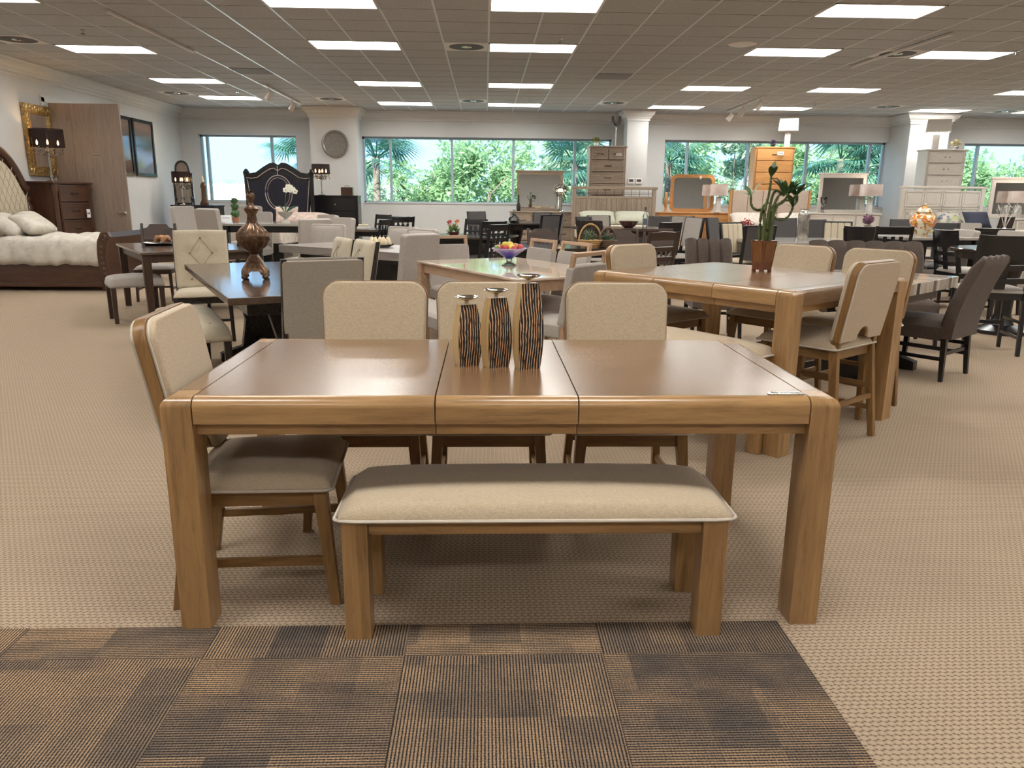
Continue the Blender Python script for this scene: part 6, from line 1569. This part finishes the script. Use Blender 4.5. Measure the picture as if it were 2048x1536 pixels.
# topiary, sign, orchid on the tall marble table
x = X(469, 12.9, 435)
r = thing('topiary', 'small three ball topiary in a clay pot on the orchid table', 'plant', (x, 12.95, .91)); bm = nb(); lathe(bm, [(0, 0), (.045, 0), (.06, .07), (.065, .08), (0, .08)], 14); obj('pot', bm, plain('clay', (.38, .16, .09), .7), r)
bm = nb(); tube(bm, [(0, 0, .07), (0, 0, .36)], .006, 6); obj('stem', bm, bark_m, r)
for z, rr in ((.14, .075), (.25, .062), (.345, .052)): bm = nb(); leaves(bm, (0, 0, z), 260, rr, .02, .010, int(z * 100), 0); sphere(bm, (0, 0, z), rr * .85); obj('leaf_ball', bm, green, r, 0)
bm = nb(); box(bm, (0, 0, .06), (.17, .006, .12), 0, 2, Matrix.Rotation(R(-12), 4, 'X')); o = tag(obj('table_sign', bm, paper, None, 0, loc=(X(452, 12.7, 440), 12.7, .912)), 'small white table sign beside the topiary', 'sign')
bm = nb()
for k in range(4): box(bm, (-.045 + k * .03, -.008, .075), (.018, .002, .008), 0, 2, Matrix.Rotation(R(-12), 4, 'X'))
obj('print', bm, ink, o)
x = X(570, 12.8, 440)
r = thing('orchid', 'white orchid in a pale urn on the tall marble table', 'plant', (x, 12.85, .91)); bm = nb(); lathe(bm, [(0, 0), (.07, 0), (.06, .02), (.03, .05), (.03, .08), (.10, .13), (.13, .18), (.125, .18), (.05, .12), (0, .11)], 20); obj('urn', bm, plain('urn_stone', (.45, .42, .37), .7), r, 60)
bm = nb(); tube(bm, [(.0, 0, .15), (.01, 0, .35), (.03, 0, .50), (.09, 0, .57), (.17, 0, .52)], .006, 6); s = obj('stem', bm, green, r)
bm = nb()
for q, (dx, dz) in enumerate([(.03, .52), (.07, .57), (.11, .565), (.14, .54), (.18, .50), (.10, .52)]):
    for k in range(5): a = k * 1.257 + q; sphere(bm, (dx + .028 * math.cos(a), -.02, dz + .026 * math.sin(a)), .020, (1, .25, 1), 8, 6)
obj('flowers', bm, plain('petal_white', (.80, .78, .66), .5), s, 60)
bm = nb()
for k in range(5):
    a = -.6 + k * .7; d = Vector((math.cos(a), math.sin(a) * .5, .5)); tip = Vector((0, 0, .17)) + d * .22; v = [(0, 0, .16), tuple(Vector((0, 0, .2)) + d * .1 + Vector((0, .05, 0))), tuple(tip), tuple(Vector((0, 0, .2)) + d * .1 - Vector((0, .05, 0)))]; bm.faces.new([bm.verts.new(c) for c in v])
obj('leaves', bm, plain('orchid_leaf', (.05, .16, .13), .35), r, 0)
# lidded dish
p = at(727, 455, 14.3)
r = thing('lidded_dish', 'small white lidded dish on the table below the clock pillar', 'dish', (p.x, 14.3, .76)); bm = nb(); box(bm, (0, 0, .025), (.22, .15, .05), .012); obj('dish', bm, white_m, r); bm = nb(); box(bm, (0, 0, .07), (.18, .12, .04), .015); sphere(bm, (0, 0, .10), .018, u=10, v=8); obj('lid', bm, plain('cream_glaze', (.66, .58, .42), .35), r)
# potted flowers on glossy black table
p = at(908, 470, 12.2)
r = thing('potted_flowers', 'small potted plant with red and orange flowers on the glossy black table', 'plant', (p.x, 12.1, .76)); bm = nb(); lathe(bm, [(0, 0), (.065, 0), (.09, .06), (.08, .06), (0, .05)], 18); obj('pot', bm, plain('dark_red_pot', (.09, .02, .02), .2), r)
bm = nb(); leaves(bm, (0, 0, .07), 90, .08, .07, .014, 3, .8); obj('foliage', bm, green_l, r, 0)
for dx, dz, m_ in ((-.06, .20, plain('flower_red', (.45, .05, .07), .6)), (.06, .21, plain('flower_orange', (.60, .20, .04), .6)), (-.03, .13, plain('flower_yellow', (.60, .50, .20), .6))):
    bm = nb(); tube(bm, [(dx * .4, 0, .05), (dx, 0, dz)], .004, 5); leaves(bm, (dx, 0, dz), 26, .018, .035, .013, int(dz * 90), .2); obj('flower', bm, m_, r, 0)
# decanter on round table
p = at(1028, 447, 13.8)
bm = nb(); lathe(bm, [(0, 0), (.07, 0), (.10, .04), (.095, .08), (.03, .14), (.018, .18), (.025, .23), (.02, .23), (.014, .18), (.026, .14), (.085, .08), (.09, .04), (0, .01)], 24); r = obj('decanter', bm, clear_glass, None, 60, loc=(p.x, 13.8, .91)); tag(r, 'clear glass decanter on the tall round black table', 'decanter')
bm = nb(); lathe(bm, [(0, .05), (.088, .05), (.092, .04), (0, .012)], 20); obj('liquid', bm, plain('decanter_liquid', (.40, .40, .36), .1), r)
# wicker baskets
wick = plain('wicker', (.48, .29, .11), .6, noise=.3, scale=60); wick2 = plain('brown_wicker', (.14, .08, .05), .6, noise=.3, scale=60)
def basket(px, lab, mat, rr, hh):
    p_ = at(px, 500, 9.15); r = thing('wicker_basket', lab, 'basket', (p_.x, 9.35, .76), R(15)); bm = nb()
    lathe(bm, [(0, 0), (rr * .75, 0), (rr, .09), (rr * .96, .09), (rr * .7, .01), (0, .01)], 24)
    for z, k in ((.02, .8), (.045, .88), (.07, .94), (.09, 1.0)): tube(bm, [(rr * k * math.cos(a * math.pi / 12), rr * k * math.sin(a * math.pi / 12), z) for a in range(24)], .006, 5, closed=True)
    obj('body', bm, mat, r, 60); bm = nb(); arc = [(rr * math.cos(math.pi * q / 16), 0, .08 + hh * math.sin(math.pi * q / 16)) for q in range(17)]; tube(bm, arc, .011, 8)
    for q in range(1, 16): tube(bm, [Vector(arc[q]) + Vector((-.006, -.012, 0)), Vector(arc[q]) + Vector((.006, .012, .0))], .006, 5)
    obj('handle', bm, mat, r, 60); bm = nb(); leaves(bm, (0, 0, .09), 120, rr * .8, .05, .012, px, .5); obj('greenery', bm, plain('dusty_green', (.10, .16, .09), .7, noise=.4), r, 0)['kind'] = 'stuff'
    bm = nb(); leaves(bm, (0, 0, .12), 24, rr * .8, .02, .010, px + 1, .5); obj('blossoms', bm, plain('dusty_rose', (.42, .22, .18), .7), r, 0)
basket(1184, 'large wicker basket with tall golden handle and greenery', wick, .145, .20)
basket(1220, 'smaller brown wicker basket with greenery, right of the golden handled one', wick2, .11, .16)
# bowl, bottle on the oval table
p = at(1257, 452, 12.4)
bm = nb(); lathe(bm, [(0, 0), (.06, 0), (.12, .04), (.15, .10), (.145, .10), (.11, .045), (0, .015)], 24, lobes=8, amp=.03); tag(obj('fluted_bowl', bm, plain('dark_bowl', (.07, .025, .02), .25), None, 60, loc=(X(1257, 11.9, 452), 11.9, .91)), 'dark reddish fluted bowl on the tall brown table', 'bowl')
bm = nb(); lathe(bm, [(0, 0), (.038, 0), (.038, .17), (.03, .20), (.013, .23), (.012, .30), (0, .30)], 18); r = tag(obj('bottle', bm, clear_glass, None, 60, loc=(X(1290, 12.0, 445), 12.0, .91)), 'clear bottle with dark label on the tall brown table', 'bottle')
bm = nb(); lathe(bm, [(.039, .04), (.0395, .04), (.0395, .14), (.039, .14)], 18); obj('bottle_label', bm, plain('dark_label', (.10, .12, .14), .5), r); bm = nb(); lathe(bm, [(0, .27), (.015, .27), (.015, .31), (0, .31)], 12); obj('cap', bm, ink, r)
# silver vase
p = at(1602, 476, 11.6)
bm = nb(); lathe(bm, [(0, 0), (.07, 0), (.075, .02), (.085, .12), (.08, .25), (.088, .37), (.07, .42), (.055, .435), (.06, .46), (.052, .46), (0, .43)], 22, lobes=7, amp=.03); tag(obj('silver_vase', bm, plain('hammered_silver', (.50, .47, .42), .22, metal=.9, noise=.4, scale=18), None, 60, loc=(X(1602, 11.6, 470), 11.55, .76)), 'tall hammered silver vase on the pale table behind the bamboo', 'vase')
# ginger jar
def jar():
    mt, t, b = nt('painted_glaze', .15, .6); v = coords(t); w = N(t, 'ShaderNodeTexVoronoi', Scale=13.0); n = N(t, 'ShaderNodeTexNoise', Scale=8.0, Detail=3.0, Distortion=1.0); L(t, v, n.inputs['Vector']); L(t, mixc(t, .2, v, n.outputs['Color']), w.inputs['Vector'])
    c = mixc(t, ramp(t, w.outputs['Distance'], [(.50, (1, 1, 1)), (.58, (0, 0, 0))]), (.66, .60, .44), ramp(t, n.outputs['Fac'], [(.36, (.10, .20, .05)), (.43, (.50, .04, .03)), (.50, (.60, .42, .05)), (.57, (.52, .05, .03)), (.66, (.60, .30, .03))]))
    L(t, c, b.inputs['Base Color']); return mt
gj = jar(); p = at(1838, 470, 9.95)
r = thing('ginger_jar', 'large white ginger jar painted with red and yellow flowers', 'jar', (p.x, 9.9, .91)); bm = nb(); lathe(bm, [(0, 0), (.07, 0), (.075, .02), (.11, .08), (.155, .16), (.16, .20), (.13, .26), (.085, .285), (.085, .30), (0, .30)], 32); obj('body', bm, gj, r, 60)
bm = nb(); lathe(bm, [(.10, .295), (.10, .305), (.09, .31), (.07, .35), (.02, .37), (.012, .38), (.02, .395), (0, .41)], 28); obj('lid', bm, gj, r, 60)
# red flowers behind the bamboo table, decorations by the dressers
r = thing('flower_vase', 'round dark flower ball on a painted pedestal before the white dresser', 'plant', (X(1733, 15.8, 440), 15.3, 0)); r.location = (X(1734, 13.0, 440), 12.95, .78)
bm = nb(); lathe(bm, [(0, 0), (.10, 0), (.11, .02), (.04, .05), (.03, .12), (.07, .16), (0, .18)], 16); obj('pedestal', bm, plain('mossy_pot', (.22, .22, .14), .6, noise=.5), r)
bm = nb(); sphere(bm, (0, 0, .26), .075); leaves(bm, (0, 0, .26), 260, .09, .03, .012, 77, 0); obj('flower_ball', bm, plain('dark_flowers', (.14, .06, .10), .7, noise=.9, scale=30), r, 0)
table('small_table', 'small pale table under the dark flower ball before the white dresser', (X(1734, 13.0, 440), 13.0), 0, .5, .5, .78, .03, pale_stone, black_w, 'legs')
table('small_table', 'small dark side table under the red flowers', (X(1494, 14.6, 440), 14.6), 0, .5, .45, .80, .03, dark_gloss, black_w, 'legs')
r = thing('red_flowers', 'bowl of small red flowers near the honey bed', 'plant', (X(1494, 14.6, 440), 14.6, .80)); bm = nb(); lathe(bm, [(0, 0), (.09, 0), (.12, .05), (0, .05)], 16); obj('bowl', bm, dark_metal, r); bm = nb(); leaves(bm, (0, 0, .08), 160, .13, .04, .016, 5, .3); obj('flowers', bm, plain('small_red', (.42, .07, .07), .6, noise=.5), r, 0)
r = thing('red_cushion', 'glimpse of a round red cushion between the beige counter chairs', 'cushion', (X(1638, 6.9, 515), 6.75, .50)); bm = nb(); sphere(bm, (0, 0, .09), .15, (1, .5, .6)); obj('cushion', bm, plain('bright_red', (.45, .02, .03), .5), r, 180)
# plants on the tall chests
def pot_plant(name, lab, px, Y, z, fol, seed, pm_=white_m, s=1.0):
    r = thing(name, lab, 'plant', (X(px, Y, 290), Y, z)); bm = nb(); lathe(bm, [(0, 0), (.05 * s, 0), (.06 * s, .07 * s), (.04 * s, .09 * s), (0, .09 * s)], 14); obj('pot', bm, pm_, r, 60)
    bm = nb(); leaves(bm, (0, 0, .11 * s), 150, .07 * s, .06 * s, .013 * s, seed, .7); obj('foliage', bm, fol, r, 0)
pot_plant('potted_plant', 'small plant with yellow flowers on the grey washed chest', 1192, 18.35, 2.52, plain('yellow_green', (.30, .30, .10), .6, noise=.7, scale=25), 1)
pot_plant('potted_plant', 'small dark purple flowers on the honey chest', 1546, 18.7, 2.57, plain('purple_dark', (.08, .05, .10), .6, noise=.7, scale=25), 2, dark_metal, .85)
pot_plant('potted_plant', 'cream flowers in a glass vase on the tall white chest', 1912, 17.85, 2.50, plain('cream_flower', (.50, .44, .26), .6, noise=.4, scale=25), 3, chrome, 1.1)
bm = nb(); lathe(bm, [(0, 0), (.06, 0), (.05, .02), (.02, .06), (.05, .16), (.055, .24), (.03, .34), (.035, .42), (0, .44)], 16); tag(obj('wooden_vase', bm, honey('z'), None, 60, loc=(X(1334, 17.6, 420), 17.75, 1.06)), 'slim wooden vase at the left of the honey dresser', 'vase')
bm = nb(); lathe(bm, [(0, 0), (.05, 0), (.02, .03), (.015, .12), (.06, .22), (.07, .34), (.06, .34), (0, .2)], 16); tag(obj('goblet_vase', bm, clear_glass, None, 60, loc=(X(1650, 17.0, 420), 17.12, 1.08)), 'clear glass goblet vase at the left of the white dresser', 'vase')
rnd = random.Random(12)
r = thing('branch_spray', 'thin white branch decoration in a vase at the right edge', 'plant', (X(2008, 12.0, 450), 12.3, 0)); r.location.z = .80; r.location.y = 11.4; r.location.x = X(2010, 11.4, 450)
bm = nb(); lathe(bm, [(0, 0), (.05, 0), (.06, .1), (.02, .18), (0, .18)], 14); obj('vase', bm, chrome, r, 60)
bm = nb()
for k in range(14):
    a, el = rnd.uniform(0, 6.28), rnd.uniform(.2, .5); tube(bm, [(0, 0, .15), (.05 * math.cos(a), .05 * math.sin(a), .3), (el * .35 * math.cos(a), el * .35 * math.sin(a), .5)], .003, 4)
    for q in range(4): sphere(bm, (el * .35 * math.cos(a) + rnd.uniform(-.04, .04), el * .35 * math.sin(a) + rnd.uniform(-.04, .04), .48 + rnd.uniform(-.12, .05)), .009, u=5, v=4)
obj('branches', bm, plain('white_twigs', (.60, .56, .52), .6), r, 0)
